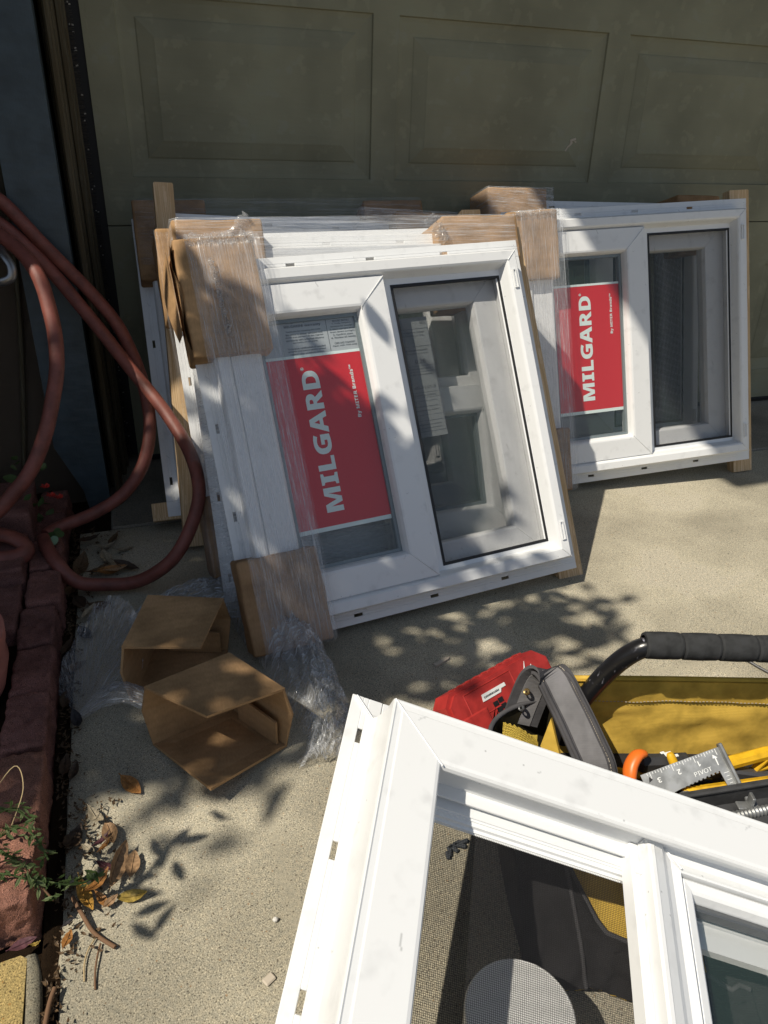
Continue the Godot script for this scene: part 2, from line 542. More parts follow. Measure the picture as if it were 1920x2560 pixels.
# ---------------------------------------------------------------- the scene
func _ready() -> void:
	rng.seed = 4242
	# camera
	var cam := Camera3D.new()
	cam.name = "camera"
	cam.fov = 69.4
	cam.near = 0.02
	cam.far = 120.0
	cam.transform = Transform3D(Basis(Vector3(0.94625, 0.02986, 0.32206), Vector3(0.12267, 0.88821, -0.44275), Vector3(-0.29927, 0.45846, 0.83681)).orthonormalized(), Vector3(0, 0.742, 1.7758))
	add_child(cam)
	# sky
	var sky := ProceduralSkyMaterial.new()
	sky.sky_top_color = lin(0.180, 0.237, 0.338)
	sky.sky_horizon_color = lin(0.465, 0.505, 0.555)
	sky.sky_curve = 0.18
	sky.ground_bottom_color = lin(0.22, 0.20, 0.17)
	sky.ground_horizon_color = lin(0.30, 0.28, 0.24)
	sky.sun_angle_max = 8.0
	var env := Environment.new()
	env.background_mode = Environment.BG_SKY
	env.sky = Sky.new()
	env.sky.sky_material = sky
	env.tonemap_mode = Environment.TONE_MAPPER_LINEAR
	env.tonemap_exposure = 1.07
	env.sdfgi_enabled = true
	env.ssao_enabled = true
	env.ssil_enabled = true
	var we := WorldEnvironment.new()
	we.name = "world_environment"
	we.environment = env
	add_child(we)
	# sun
	var sun := DirectionalLight3D.new()
	sun.name = "sun"
	sun.light_energy = 1.52
	sun.light_color = Color(1.0, 0.965, 0.90)
	sun.light_angular_distance = 0.53
	sun.shadow_enabled = true
	sun.look_at_from_position(Vector3(-SUN_X, 1, -SUN_Z) * 10.0, Vector3.ZERO, Vector3.FORWARD)
	add_child(sun)
	materials()
	ground()
	house()
	windows()
	planter()
	hose()
	boxes_and_film()
	bag()
	near_window()
	litter()
	tree()

func ground() -> void:
	var b := MB.new()
	b.quad(Vector3(-60, -0.012, 60), Vector3(60, -0.012, 60), Vector3(60, -0.012, -60), Vector3(-60, -0.012, -60))
	setting("ground", b, M.soil)
	b = MB.new()
	b.box(Vector3(3.429, -0.05, 5.346), Vector3(7.142, 0.1, 10.0), 0.004)
	setting("driveway", b, M.concrete)
	b = MB.new()
	b.box(Vector3(3.45, -0.052, -1.33), Vector3(7.06, 0.1, 3.33), 0.004)
	setting("garage_apron", b, M.apron)
	# the bed of soil behind the brick edging
	b = MB.new()
	b.sheet(24, 40, func(u: float, v: float):
		var x := -1.4 + 1.21 * u
		var z := 0.22 + 0.98 * v
		return Vector3(x, 0.035 + 0.012 * sin(x * 41.0 + z * 17.0) * sin(z * 37.0), z))
	setting("soil_bed", b, M.soil)
	b = MB.new()
	b.sheet(6, 60, func(u: float, v: float):
		var x := -0.156 + 0.018 * u
		var z := 0.26 + 1.30 * v
		return Vector3(x, 0.0035 + 0.004 * sin(z * 63.0 + u * 5.0) * sin(z * 29.0) - 0.004 * u, z))
	setting("soil_joint", b, M.soil)

func house() -> void:
	# sectional garage door
	var door := thing("garage_door", "olive green sectional garage door with raised rectangular panels", "garage door", Transform3D(Basis.IDENTITY, Vector3(-0.01, 0.012, 0)))
	var panel_mesh: ArrayMesh
	var pb := MB.new()
	pb.ring(0, 0, 0.523, 0.322, [Vector2(0, 0), Vector2(0.0022, -0.0045), Vector2(0.010, -0.0065), Vector2(0.030, -0.0085), Vector2(0.036, -0.0085), Vector2(0.039, -0.0065), Vector2(0.066, 0.0005), Vector2(0.070, 0.002)])
	pb.quad(Vector3(0.070, 0.070, 0.002), Vector3(0.453, 0.070, 0.002), Vector3(0.453, 0.252, 0.002), Vector3(0.070, 0.252, 0.002))
	panel_mesh = pb.done()
	for s in 4:
		var y0 := s * 0.533
		var y1 := y0 + 0.5305
		var b := MB.new()
		var xs := [0.0]
		for k in 8:
			xs.append(0.0616 + k * 0.5813); xs.append(0.0616 + k * 0.5813 + 0.523)
		xs.append(4.70)
		for i in xs.size() - 1:
			if i % 2 == 0:
				b.quad(Vector3(xs[i], y0, 0), Vector3(xs[i + 1], y0, 0), Vector3(xs[i + 1], y1, 0), Vector3(xs[i], y1, 0))
			else:
				b.quad(Vector3(xs[i], y0, 0), Vector3(xs[i + 1], y0, 0), Vector3(xs[i + 1], y0 + 0.094, 0), Vector3(xs[i], y0 + 0.094, 0))
				b.quad(Vector3(xs[i], y0 + 0.416, 0), Vector3(xs[i + 1], y0 + 0.416, 0), Vector3(xs[i + 1], y1, 0), Vector3(xs[i], y1, 0))
		b.quad(Vector3(0, y0, -0.02), Vector3(4.7, y0, -0.02), Vector3(4.7, y0, 0), Vector3(0, y0, 0))
		b.quad(Vector3(0, y1, 0), Vector3(4.7, y1, 0), Vector3(4.7, y1, -0.02), Vector3(0, y1, -0.02))
		b.quad(Vector3(4.7, y0, -0.02), Vector3(0, y0, -0.02), Vector3(0, y1, -0.02), Vector3(4.7, y1, -0.02))
		var sec := part("door_section", b, M.door, door)
		for k in 8:
			var p := put("panel", panel_mesh, M.door, sec)
			p.position = Vector3(0.0616 + k * 0.5813, y0 + 0.094, 0)
	var b2 := MB.new()
	b2.box(Vector3(2.35, -0.004, -0.006), Vector3(4.70, 0.012, 0.022), 0.003)
	part("bottom_seal", b2, M.black, door)
	b2 = MB.new()
	b2.box(Vector3(-0.06, 1.07, -0.012), Vector3(0.12, 2.13, 0.016), 0.0)
	part("door_edge", b2, M.black, door)
	var sc := MB.new()      # a pale scrape in the paint
	for q in [[1.085, 0.722, 0.010, 0.004, 0.7], [1.094, 0.735, 0.016, 0.005, 0.3], [1.079, 0.715, 0.012, 0.003, 1.0], [1.101, 0.731, 0.006, 0.003, -0.4], [1.090, 0.728, 0.007, 0.006, 0.9]]:
		sc.box(Vector3.ZERO, Vector3(q[2], q[3], 0.0012), 0.0, Transform3D(Basis(Vector3.BACK, q[4]), Vector3(q[0] + 0.01, q[1] - 0.012, 0.0026)))
	part("paint_scrape", sc, M.pale_chip, door)
	# the blue-grey corner board, its lower left corner cut away
	var post := thing("corner_post", "dark blue grey painted corner board with angled foot beside the garage door", "post", Transform3D(Basis.IDENTITY, Vector3(-0.12, 0, 0.2)))
	var b := MB.new()
	b.prism(PackedVector2Array([Vector2(0.043, 0.012), Vector2(0.036, 2.5), Vector2(-0.047, 2.5), Vector2(-0.047, 0.155), Vector2(-0.006, 0.055), Vector2(0.000, 0.012)]), 0.0, 0.062)
	part("board", b, M.post, post)
	b = MB.new()
	b.prism(PackedVector2Array([Vector2(0.040, 0.0), Vector2(0.036, 2.5), Vector2(-0.035, 2.5), Vector2(-0.035, 0.0)]), -0.20, -0.001)
	part("stud", b, M.jamb, post)
	var jm := thing("door_jamb", "dark brown weathered wooden jamb with brush seal beside the garage door", "door jamb", Transform3D(Basis.IDENTITY, Vector3(-0.06, 0, 0.0)))
	b = MB.new()
	b.box(Vector3(-0.004, 1.25, 0.085), Vector3(0.024, 2.5, 0.11), 0.003)
	b.box(Vector3(-0.001, 1.25, 0.175), Vector3(0.012, 2.5, 0.060), 0.003)
	part("stop_board", b, M.jamb, jm)
	b = MB.new()
	b.box(Vector3(0.014, 1.1, 0.045), Vector3(0.011, 2.2, 0.06), 0.002)
	b.box(Vector3(0.020, 1.1, 0.020), Vector3(0.010, 2.2, 0.016), 0.002)
	part("seal_holder", b, M.jamb, jm)
	b = MB.new()
	var bp := MB.new()
	for i in 1500:
		var y := 0.02 + 2.1 * i / 1500.0
		var l := rng.randf_range(0.006, 0.013)
		var z := 0.016 + rng.randf_range(-0.004, 0.004)
		var p0 := Vector3(0.022, y, z)
		var p1 := Vector3(0.024 + l, y + rng.randf_range(-0.003, 0.003), z + rng.randf_range(-0.003, 0.002))
		var w := Vector3(0, 0.0009, 0.0003)
		var tgt := bp if rng.randf() < 0.05 else b
		if tgt == bp: p0 = p0.lerp(p1, 0.75); w *= 1.4
		tgt.quad(p0 - w, p1 - w, p1 + w, p0 + w)
	part("bristles", b, M.bristle, jm).set_meta("kind", "stuff")
	part("bristle_tips", bp, M.bristle_pale, jm).set_meta("kind", "stuff")
	# stucco wall left of the post, the wall over the door and the eave that shades it
	b = MB.new()
	b.box(Vector3(-2.53, 1.3, 0.07), Vector3(4.8, 2.6, 0.26))
	b.box(Vector3(-2.2, 1.3, 0.42), Vector3(3.24, 2.6, 0.28))
	setting("stucco_wall", b, M.stucco)
	b = MB.new()
	b.box(Vector3(2.4, 2.37, 0.10), Vector3(5.2, 0.46, 0.22))
	b.box(Vector3(4.86, 1.08, 0.10), Vector3(0.28, 2.14, 0.24))
	setting("garage_front_wall", b, M.stucco)
	b = MB.new()
	b.box(Vector3(2.4, 1.3, -0.6), Vector3(6.0, 2.6, 0.1))
	b.box(Vector3(-0.55, 1.3, -0.28), Vector3(0.1, 2.6, 0.6))
	setting("garage_back_wall", b, M.stucco)
	var ev := thing("roof_overhang", "flat roof overhang above the garage door", "roof", Transform3D(Basis.IDENTITY, Vector3(0, 2.62, 0)))
	b = MB.new()
	b.box(Vector3(2.75, 0.05, 0.04), Vector3(6.37, 0.1, 2.04 + 0.04))
	part("soffit", b, M.roof, ev)
	b = MB.new()
	b.box(Vector3(-2.52, 0.05, -0.02), Vector3(3.80, 0.1, 1.46))
	b.box(Vector3(-0.5275, 0.05, -0.14), Vector3(0.185, 0.1, 1.18))
	part("soffit", b, M.roof, ev)
	# pipe on the stucco and the hook that carries the hose
	b = MB.new()
	b.tube(curve([Vector3(-0.176, 0.72, 0.206), Vector3(-0.178, 0.54, 0.207), Vector3(-0.192, 0.39, 0.208), Vector3(-0.216, 0.22, 0.208), Vector3(-0.245, 0.05, 0.207)]), 0.0045, 8)
	var pipe := part("wall_cable", b, M.jamb)
	tag(pipe, "thin brown cable running down the stucco wall behind the hose", "cable")
	b = MB.new()
	b.tube(curve([Vector3(-0.205, 0.575, 0.20), Vector3(-0.196, 0.556, 0.28), Vector3(-0.184, 0.540, 0.325), Vector3(-0.172, 0.520, 0.340), Vector3(-0.174, 0.502, 0.345), Vector3(-0.190, 0.494, 0.345), Vector3(-0.205, 0.497, 0.34)]), 0.008, 10, 0.55)
	tag(part("hose_hook", b, M.galvanised), "grey metal hook on the wall below the hose bundle", "hook")

# ---------------------------------------------------------------- windows
func fin_side(b: MB, a: Vector3, along: Vector3, inward: Vector3, length: float, w: float, pitch := 0.1405):
	# one strip of nailing fin with slots punched through it
	var n := inward.cross(along).normalized()
	if n.z < 0: n = -n
	var t := 0.0026
	var slots := []
	var s := 0.0412
	while s < length - 0.02:
		slots.append(s); s += pitch
	var bx := func(l0: float, l1: float, w0: float, w1: float):
		var c: Vector3 = a + along * (l0 + l1) * 0.5 + inward * (w0 + w1) * 0.5
		var bas := Basis(along, inward, along.cross(inward))
		b.box(Vector3.ZERO, Vector3(l1 - l0, w1 - w0, t), 0.0006, Transform3D(bas, c))
	bx.call(0.0, length, 0.0165, w)
	bx.call(0.0, length, 0.0, 0.0115)
	var prev := 0.0
	for q in slots:
		bx.call(prev, q - 0.0075, 0.0115, 0.0165)
		prev = q + 0.0075
	bx.call(prev, length, 0.0115, 0.0165)

func wrap_sheet(parent: Node, x0: float, x1: float, y0: float, y1: float, n: float, m: Material, sideways := false, wob := 0.0016, us := 1.0, vs := 1.0, called := "stretch_film") -> void:
	# film stretched over the front and round both ends of a strip of the window
	var b := MB.new()
	var ns := FastNoiseLite.new(); ns.seed = int(absf(x0 * 997 + y1 * 331 + n * 77)) + 3; ns.frequency = 9.0
	var f := func(u: float, v: float) -> Vector3:
		var s := v if not sideways else u
		var t := u if not sideways else v
		# s runs round: back - front - back
		var e := s * 1.16 - 0.08
		var z := n
		if e < 0.0: z = n + e * 1.1; e = 0.0
		elif e > 1.0: z = n - (e - 1.0) * 1.1; e = 1.0
		var k := ns.get_noise_3d(t * 0.5, e * 0.15, 0.3) * wob + ns.get_noise_2d(t * 1.8, e * 0.10) * wob * 0.6
		if not sideways:
			return Vector3(lerpf(x0, x1, t) , lerpf(y0, y1, e) + k, z + k)
		return Vector3(lerpf(x0, x1, e) + k, lerpf(y0, y1, t), z + k)
	if sideways: b.sheet(48, 22, f, us, vs, true, true)
	else: b.sheet(22, 48, f, us, vs)
	part(called, b, m, parent)

func carton(parent: Node, x0: float, x1: float, y0: float, y1: float, n0: float, n1: float, m: Material, sd := 0, called := "cardboard_corner") -> void:
	# a folded corner guard: soft edges, slightly bulged faces
	var b := MB.new()
	var ns := FastNoiseLite.new(); ns.seed = sd + 11; ns.frequency = 14.0
	var c := Vector3((x0 + x1) * 0.5, (y0 + y1) * 0.5, (n0 + n1) * 0.5)
	var h := Vector3(x1 - x0, y1 - y0, n1 - n0) * 0.5
	var r := 0.0045
	b.grp(1)
	for ax in 3:
		for s in [-1.0, 1.0]:
			var N := 13
			var pts := []
			for j in N + 1:
				var row := []
				for i in N + 1:
					var q := Vector3.ZERO
					var e1 := 1.0 - 0.8 * r / h[(ax + 1) % 3]
					var e2 := 1.0 - 0.8 * r / h[(ax + 2) % 3]
					q[ax] = s
					q[(ax + 1) % 3] = -1.0 if i == 0 else 1.0 if i == N else lerpf(-e1, e1, (i - 1.0) / (N - 2.0))
					q[(ax + 2) % 3] = -1.0 if j == 0 else 1.0 if j == N else lerpf(-e2, e2, (j - 1.0) / (N - 2.0))
					var p := q * h
					var inner := Vector3(clampf(p.x, -h.x + r, h.x - r), clampf(p.y, -h.y + r, h.y - r), clampf(p.z, -h.z + r, h.z - r))
					# pull the outermost grid lines in towards the rounded edge
					var d := p - inner
					if d.length() > 0.0: p = inner + d.normalized() * r
					p += p.normalized() * ns.get_noise_3dv(p + c) * 0.0022
					row.append(c + p)
				pts.append(row)
			for j in N:
				for i in N:
					if s > 0: b.quad(pts[j][i], pts[j][i + 1], pts[j + 1][i + 1], pts[j + 1][i])
					else: b.quad(pts[j + 1][i], pts[j + 1][i + 1], pts[j][i + 1], pts[j][i])
	part(called, b, m, parent)

func mitre_beads(b: MB, x0: float, y0: float, x1: float, y1: float, d0: float, d1: float, n: float):
	for k in [[Vector2(x0, y0), Vector2(1, 1)], [Vector2(x1, y0), Vector2(-1, 1)], [Vector2(x1, y1), Vector2(-1, -1)], [Vector2(x0, y1), Vector2(1, -1)]]:
		var p: Vector2 = k[0] + k[1] * d0
		var q: Vector2 = k[0] + k[1] * d1
		var dir := (q - p).normalized()
		b.box(Vector3.ZERO, Vector3(p.distance_to(q), 0.0014, 0.0014), 0.0004, Transform3D(Basis(Vector3(dir.x, dir.y, 0), Vector3(-dir.y, dir.x, 0), Vector3.BACK), Vector3((p.x + q.x) * 0.5, (p.y + q.y) * 0.5, n)))

func window(p: Array, label: String, group := "new windows leaning against the garage door") -> Node3D:
	# p: corner x, y, z, yaw, lean, roll, width, height of the nailing fin
	var yaw: float = p[3]; var lean: float = p[4]; var roll: float = p[5]
	var u := Vector3(cos(yaw), 0, -sin(yaw)); var n0 := Vector3(sin(yaw), 0, cos(yaw))
	var v := Vector3.UP * cos(lean) - n0 * sin(lean)
	var n := n0 * cos(lean) + Vector3.UP * sin(lean)
	var u2 := u * cos(roll) + v * sin(roll)
	var v2 := v * cos(roll) - u * sin(roll)
	return thing("sliding_window", label, "window", xf(u2, v2, n, Vector3(p[0], p[1], p[2])), group)

func window_body(w: Node3D, screened := true) -> void:
	var W := 0.613
	var H := 0.613
	var b := MB.new()
	fin_side(b, Vector3(0, 0, 0), Vector3(1, 0, 0), Vector3(0, 1, 0), W, 0.030)
	fin_side(b, Vector3(0, H, 0), Vector3(1, 0, 0), Vector3(0, -1, 0), W, 0.030)
	fin_side(b, Vector3(0, 0.0301, 0), Vector3(0, 1, 0), Vector3(1, 0, 0), H - 0.0602, 0.030)
	fin_side(b, Vector3(W, 0.0301, 0), Vector3(0, 1, 0), Vector3(-1, 0, 0), H - 0.0602, 0.030)
	part("nailing_fin", b, M.vinyl, w)
	b = MB.new()
	b.ring(0, 0, W, H, [Vector2(0.0275, -0.040), Vector2(0.0275, 0.006), Vector2(0.0262, 0.008), Vector2(0.0262, 0.0285), Vector2(0.0285, 0.0345), Vector2(0.0300, 0.036), Vector2(0.0445, 0.0355), Vector2(0.0475, 0.0335), Vector2(0.0490, 0.031), Vector2(0.0565, 0.006), Vector2(0.0575, -0.036), Vector2(0.0575, -0.040), Vector2(0.0275, -0.040)])
	mitre_beads(b, 0, 0, W, H, 0.028, 0.046, 0.0362)
	var frame := part("frame", b, M.vinyl, w)
	b = MB.new()
	for yy in [[0.061, 0.094], [0.517, 0.550]]:
		b.ring(W - 0.0420, yy[0], W - 0.0350, yy[1], [Vector2(0, 0.035), Vector2(0, 0.0385), Vector2(0.0016, 0.0385), Vector2(0.0016, 0.0352)])
	part("weep_cover", b, M.vinyl_smooth, frame)
	# fixed sash on the left half with its glass
	b = MB.new()
	b.ring(0.049, 0.0495, 0.3285, 0.5615, [Vector2(0.0005, -0.010), Vector2(0.0005, 0.0265), Vector2(0.0022, 0.0300), Vector2(0.0440, 0.0310), Vector2(0.0475, 0.0300), Vector2(0.0510, 0.0240), Vector2(0.0530, 0.0150), Vector2(0.0530, -0.010)])
	mitre_beads(b, 0.049, 0.0495, 0.3285, 0.5615, 0.002, 0.051, 0.0312)
	var sash := part("fixed_sash", b, M.vinyl, w)
	b = MB.new()
	b.ring(0.1018, 0.1023, 0.2757, 0.5087, [Vector2(0, 0.0125), Vector2(0.006, 0.0125), Vector2(0.0065, 0.002)])
	part("glass_spacer", b, M.spacer, sash)
	b = MB.new()
	b.quad(Vector3(0.101, 0.102, 0.0135), Vector3(0.277, 0.102, 0.0135), Vector3(0.277, 0.509, 0.0135), Vector3(0.101, 0.509, 0.0135))
	part("glass_pane", b, M.glass, sash)
	b = MB.new()
	b.quad(Vector3(0.101, 0.102, 0.001), Vector3(0.277, 0.102, 0.001), Vector3(0.277, 0.509, 0.001), Vector3(0.101, 0.509, 0.001))
	part("glass_pane", b, M.low_e, sash)
	# sliding sash behind the screen
	b = MB.new()
	b.ring(0.300, 0.0500, 0.5575, 0.5610, [Vector2(0.0005, -0.038), Vector2(0.0005, -0.012), Vector2(0.0022, -0.0095), Vector2(0.0460, -0.0085), Vector2(0.0490, -0.0095), Vector2(0.0515, -0.018), Vector2(0.0515, -0.038), Vector2(0.0005, -0.038)])
	mitre_beads(b, 0.300, 0.0500, 0.5575, 0.5610, 0.003, 0.049, -0.0085)
	var slider := part("sliding_sash", b, M.vinyl, w)
	b = MB.new()
	b.quad(Vector3(0.350, 0.100, -0.021), Vector3(0.507, 0.100, -0.021), Vector3(0.507, 0.511, -0.021), Vector3(0.350, 0.511, -0.021))
	part("glass_pane", b, M.glass, slider)
	b = MB.new()
	b.quad(Vector3(0.350, 0.100, -0.033), Vector3(0.507, 0.100, -0.033), Vector3(0.507, 0.511, -0.033), Vector3(0.350, 0.511, -0.033))
	part("glass_pane", b, M.low_e, slider)
	if not screened: return
	# insect screen
	b = MB.new()
	b.ring(0.3295, 0.0500, 0.5665, 0.5620, [Vector2(0.0002, 0.002), Vector2(0.0002, 0.0125), Vector2(0.0145, 0.0120), Vector2(0.0160, 0.0100)])
	var sc := part("screen_frame", b, M.vinyl_smooth, w)
	b = MB.new()
	b.ring(0.3440, 0.0620, 0.5570, 0.5480, [Vector2(0.0, 0.0100), Vector2(0.0, 0.0128), Vector2(0.0046, 0.0128), Vector2(0.0050, 0.0080)])
	part("spline", b, M.gasket, sc)
	b = MB.new()
	b.quv(Vector3(0.347, 0.065, 0.0085), Vector3(0.554, 0.065, 0.0085), Vector3(0.554, 0.545, 0.0085), Vector3(0.347, 0.545, 0.0085), Vector2(0, 0), Vector2(115, 0), Vector2(115, 266), Vector2(0, 266))
	part("screen_mesh", b, M.screen_fine, sc)

func strip(w: Node3D, x0: float, x1: float, y0: float, y1: float, n0: float, n1: float, pointed := true) -> void:
	var b := MB.new()
	var c := 0.012
	var poly := PackedVector2Array([Vector2(x0, y0), Vector2(x1, y0), Vector2(x1, y1), Vector2(x0 + c * 1.1, y1), Vector2(x0, y1 - c)]) if pointed else PackedVector2Array([Vector2(x0, y0), Vector2(x1, y0), Vector2(x1, y1 - 0.002), Vector2(x1 - 0.002, y1), Vector2(x0 + 0.002, y1), Vector2(x0, y1 - 0.002)])
	b.prism(poly, n0, n1)
	part("wood_strip", b, M.pine, w)

func film_ridge(w: Node3D, a: Vector3, b2: Vector3, wide: float, sd: int) -> void:
	var ns := FastNoiseLite.new(); ns.seed = sd; ns.frequency = 1.0; ns.fractal_octaves = 3
	var b := MB.new()
	var side := (b2 - a).cross(Vector3.BACK).normalized()
	b.sheet(70, 8, func(u: float, v: float):
		var k := ns.get_noise_2d(u * 9.0, v * 3.0)
		var k2 := ns.get_noise_2d(u * 26.0, v * 5.0 + 7.0)
		return a.lerp(b2, u) + side * ((v - 0.5) * wide * (1.0 + 0.8 * ns.get_noise_1d(u * 5.0)) + 0.004 * k) + Vector3.BACK * (0.0035 * sin(v * PI) + 0.003 * absf(k) + 0.0022 * k2), 2.0, 0.3)
	part("film_ridge", b, M.film_heap, w)

func label_print(w: Node3D, x_text: float) -> void:
	var b := MB.new()
	b.box(Vector3(0.1855, 0.305, 0.0076), Vector3(0.1705, 0.2795, 0.0006))
	var lab := part("red_label", b, M.red, w)
	b = MB.new()
	b.box(Vector3(0.1855, 0.4472, 0.0076), Vector3(0.1705, 0.0045, 0.0008))
	b.box(Vector3(0.1855, 0.1638, 0.0076), Vector3(0.1705, 0.0070, 0.0008))
	b.box(Vector3(0.2716, 0.305, 0.0076), Vector3(0.0022, 0.2910, 0.0008))
	part("label_border", b, M.label_border, lab)
	var turn := Basis(Vector3(0, 1, 0), Vector3(-1, 0, 0), Vector3(0, 0, 1))
	lettering("brand_lettering", "MILGARD", "Droid Sans", Transform3D(turn, Vector3(x_text, 0.3060, 0.0082)), 0.2330, 0.0300, M.label_border, lab)
	lettering("small_lettering", "®", "Droid Sans", Transform3D(turn, Vector3(x_text - 0.0105, 0.4265, 0.0082)), 0.0055, 0.0055, M.label_border, lab)
	lettering("small_lettering", "By MITER Brands™", "Droid Sans", Transform3D(turn, Vector3(0.2485, 0.3800, 0.0082)), 0.0880, 0.0080, M.label_border, lab)

func windows() -> void:
	# 1: the front one of the left stack
	var w := window([0.1253, 0.0088, 0.8323, 0.0529, 0.4963, 0.0422, 0.615, 0.611], "white sliding window in front of the left stack, with red label and taped cardboard corners")
	window_body(w)
	strip(w, 0.592, 0.645, -0.030, 0.648, -0.054, -0.030)
	carton(w, -0.006, 0.1165, 0.455, 0.634, -0.030, 0.0500, M.cardboard, 1)
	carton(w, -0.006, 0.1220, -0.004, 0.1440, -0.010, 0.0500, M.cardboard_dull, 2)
	wrap_sheet(w, 0.012, 0.1260, -0.009, 0.637, 0.0528, M.film, false, 0.0016, 1.0, 1.6)
	wrap_sheet(w, 0.030, 0.1290, -0.007, 0.635, 0.0565, M.film_thin, false, 0.0022, 1.3, 1.2)
	film_ridge(w, Vector3(0.012, 0.632, 0.050), Vector3(0.118, 0.630, 0.050), 0.016, 3)
	film_ridge(w, Vector3(0.045, 0.600, 0.0535), Vector3(0.052, 0.480, 0.0535), 0.008, 4)
	# the loose flaps on the side of the upper guard
	var b := MB.new()
	b.sheet(8, 10, func(u: float, v: float): return Vector3(-0.009 + 0.012 * u - 0.004 * sin(v * 9.0), 0.47 + 0.155 * v, 0.048 - 0.07 * u + 0.006 * sin(v * 14.0 + u * 4.0)))
	b.sheet(6, 10, func(u: float, v: float): return Vector3(-0.012 - 0.010 * u * sin(v * PI), 0.50 + 0.13 * v, 0.012 - 0.05 * u))
	part("torn_flap", b, M.cardboard, w)
	label_print(w, 0.1755)
	# warranty sheet in the glass above the label
	b = MB.new()
	b.box(Vector3(0.188, 0.4795, 0.0066), Vector3(0.172, 0.060, 0.0005))
	var sheet := part("warranty_sheet", b, M.label_grey, w)
	b = MB.new()
	b.box(Vector3(0.2205, 0.478, 0.0072), Vector3(0.0006, 0.054, 0.0004))
	part("column_rule", b, M.label_ink, sheet)
	lettering("sheet_heading", "MILGARD® warranty", "Droid Sans", Transform3D(Basis.IDENTITY, Vector3(0.1800, 0.4965, 0.0071)), 0.0620, 0.0052, M.label_ink, sheet)
	lettering("sheet_heading", "register your", "Droid Sans", Transform3D(Basis.IDENTITY, Vector3(0.1760, 0.5035, 0.0071)), 0.0420, 0.0042, M.label_ink, sheet)
	var lines := ["Thank you for choosing MILGARD.", "We strive to deliver windows and", "doors that perform to the highest", "standards with a limited lifetime", "warranty on all parts.", "", "To receive notification of needed", "updates and claims service please", "register your products online."]
	for i in lines.size():
		if lines[i] != "": lettering("sheet_text", lines[i], "Droid Sans", Transform3D(Basis.IDENTITY, Vector3(0.1805, 0.4885 - 0.0046 * i, 0.0071)), 0.0640 * lines[i].length() / 33.0, 0.0030, M.label_ink, sheet, 400)
	var right := ["BEFORE INSTALL", "1. Fully inspect", "windows for damage.", "2. Store upright away", "from direct sunlight.", "3. Confirm sizes.", "4. Review all labels.", "", "CARE AND CLEANING", "Clean with mild soap."]
	for i in right.size():
		if right[i] != "": lettering("sheet_text", right[i], "Droid Sans", Transform3D(Basis.IDENTITY, Vector3(0.2470, 0.4990 - 0.0046 * i, 0.0071)), 0.0440 * right[i].length() / 21.0, 0.0030, M.label_ink, sheet, 400)
	# energy label behind the sliding glass
	b = MB.new()
	b.box(Vector3(0.3840, 0.3920, -0.0235), Vector3(0.0660, 0.2120, 0.0006))
	var el := part("energy_label", b, M.label_dim, w)
	b = MB.new()
	for yy in [0.478, 0.447, 0.412, 0.402, 0.365, 0.356, 0.325, 0.315, 0.296]:
		b.box(Vector3(0.3880, yy, -0.0230), Vector3(0.0560, 0.0006, 0.0004))
	b.box(Vector3(0.4160, 0.388, -0.0230), Vector3(0.0006, 0.184, 0.0004))
	part("table_rule", b, M.label_ink, el)
	lettering("label_figure", "0.26", "Droid Sans", Transform3D(Basis.IDENTITY, Vector3(0.3900, 0.4200, -0.0230)), 0.0200, 0.0075, M.label_ink, el)
	lettering("label_figure", "≤0.3|≤1.5", "Droid Sans", Transform3D(Basis.IDENTITY, Vector3(0.3900, 0.3735, -0.0230)), 0.0420, 0.0070, M.label_ink, el)
	lettering("label_figure", "MIL", "Droid Sans", Transform3D(Basis.IDENTITY, Vector3(0.4080, 0.4880, -0.0230)), 0.0110, 0.0050, M.label_ink, el)
	for i in 12:
		lettering("label_text", ["World's Best", "Window Co.", "ENERGY PERFORMANCE", "U-Factor (U.S./I-P)", "Solar Heat Gain", "Visible Transmittance", "ADDITIONAL RATINGS", "Air Leakage (cfm/ft)", "Manufacturer stipulates", "that these ratings conform", "to applicable procedures", "for whole product"][i], "Droid Sans", Transform3D(Basis.IDENTITY, Vector3(0.3860, [0.472, 0.466, 0.440, 0.434, 0.407, 0.397, 0.360, 0.350, 0.340, 0.333, 0.308, 0.302][i], -0.0230)), 0.0440, 0.0026, M.label_ink, el, 400)
	# 2: second in the left stack
	w = window([0.1025, 0.0143, 0.6965, 0.0325, 0.427, 0.004, 0.613, 0.6169], "second white window from the front in the left stack, film streaked across its top")
	window_body(w, false)
	var about := Vector3(0.3065, 0.3065, 0)
	for c in w.get_children():
		if c is Node3D: c.transform = Transform3D(Basis(Vector3.BACK, PI / 2), about - Basis(Vector3.BACK, PI / 2) * about)
	carton(w, -0.006, 0.1400, 0.470, 0.628, -0.052, 0.0500, M.cardboard, 3)
	carton(w, 0.466, 0.6200, 0.470, 0.630, -0.052, 0.0500, M.cardboard, 4)
	wrap_sheet(w, -0.008, 0.622, 0.480, 0.6300, 0.0525, M.film, true, 0.0014, 1.0, 1.0)
	wrap_sheet(w, 0.0, 0.300, -0.004, 0.420, 0.0520, M.film, true, 0.0016)
	wrap_sheet(w, 0.02, 0.290, -0.004, 0.300, 0.0545, M.film, true, 0.0020)
	film_ridge(w, Vector3(0.118, 0.631, 0.0520), Vector3(0.040, 0.560, 0.0540), 0.020, 5)
	film_ridge(w, Vector3(0.440, 0.628, 0.050), Vector3(0.470, 0.585, 0.0530), 0.022, 6)
	# 3: third in the left stack
	w = window([0.0947, 0.0134, 0.5996, 0.039, 0.4642, 0.0154, 0.613, 0.6149], "third white window in the left stack, narrow upright cardboard guard at its upper corner")
	window_body(w, false)
	carton(w, -0.010, 0.1300, 0.460, 0.612, -0.050, 0.0460, M.cardboard, 5)
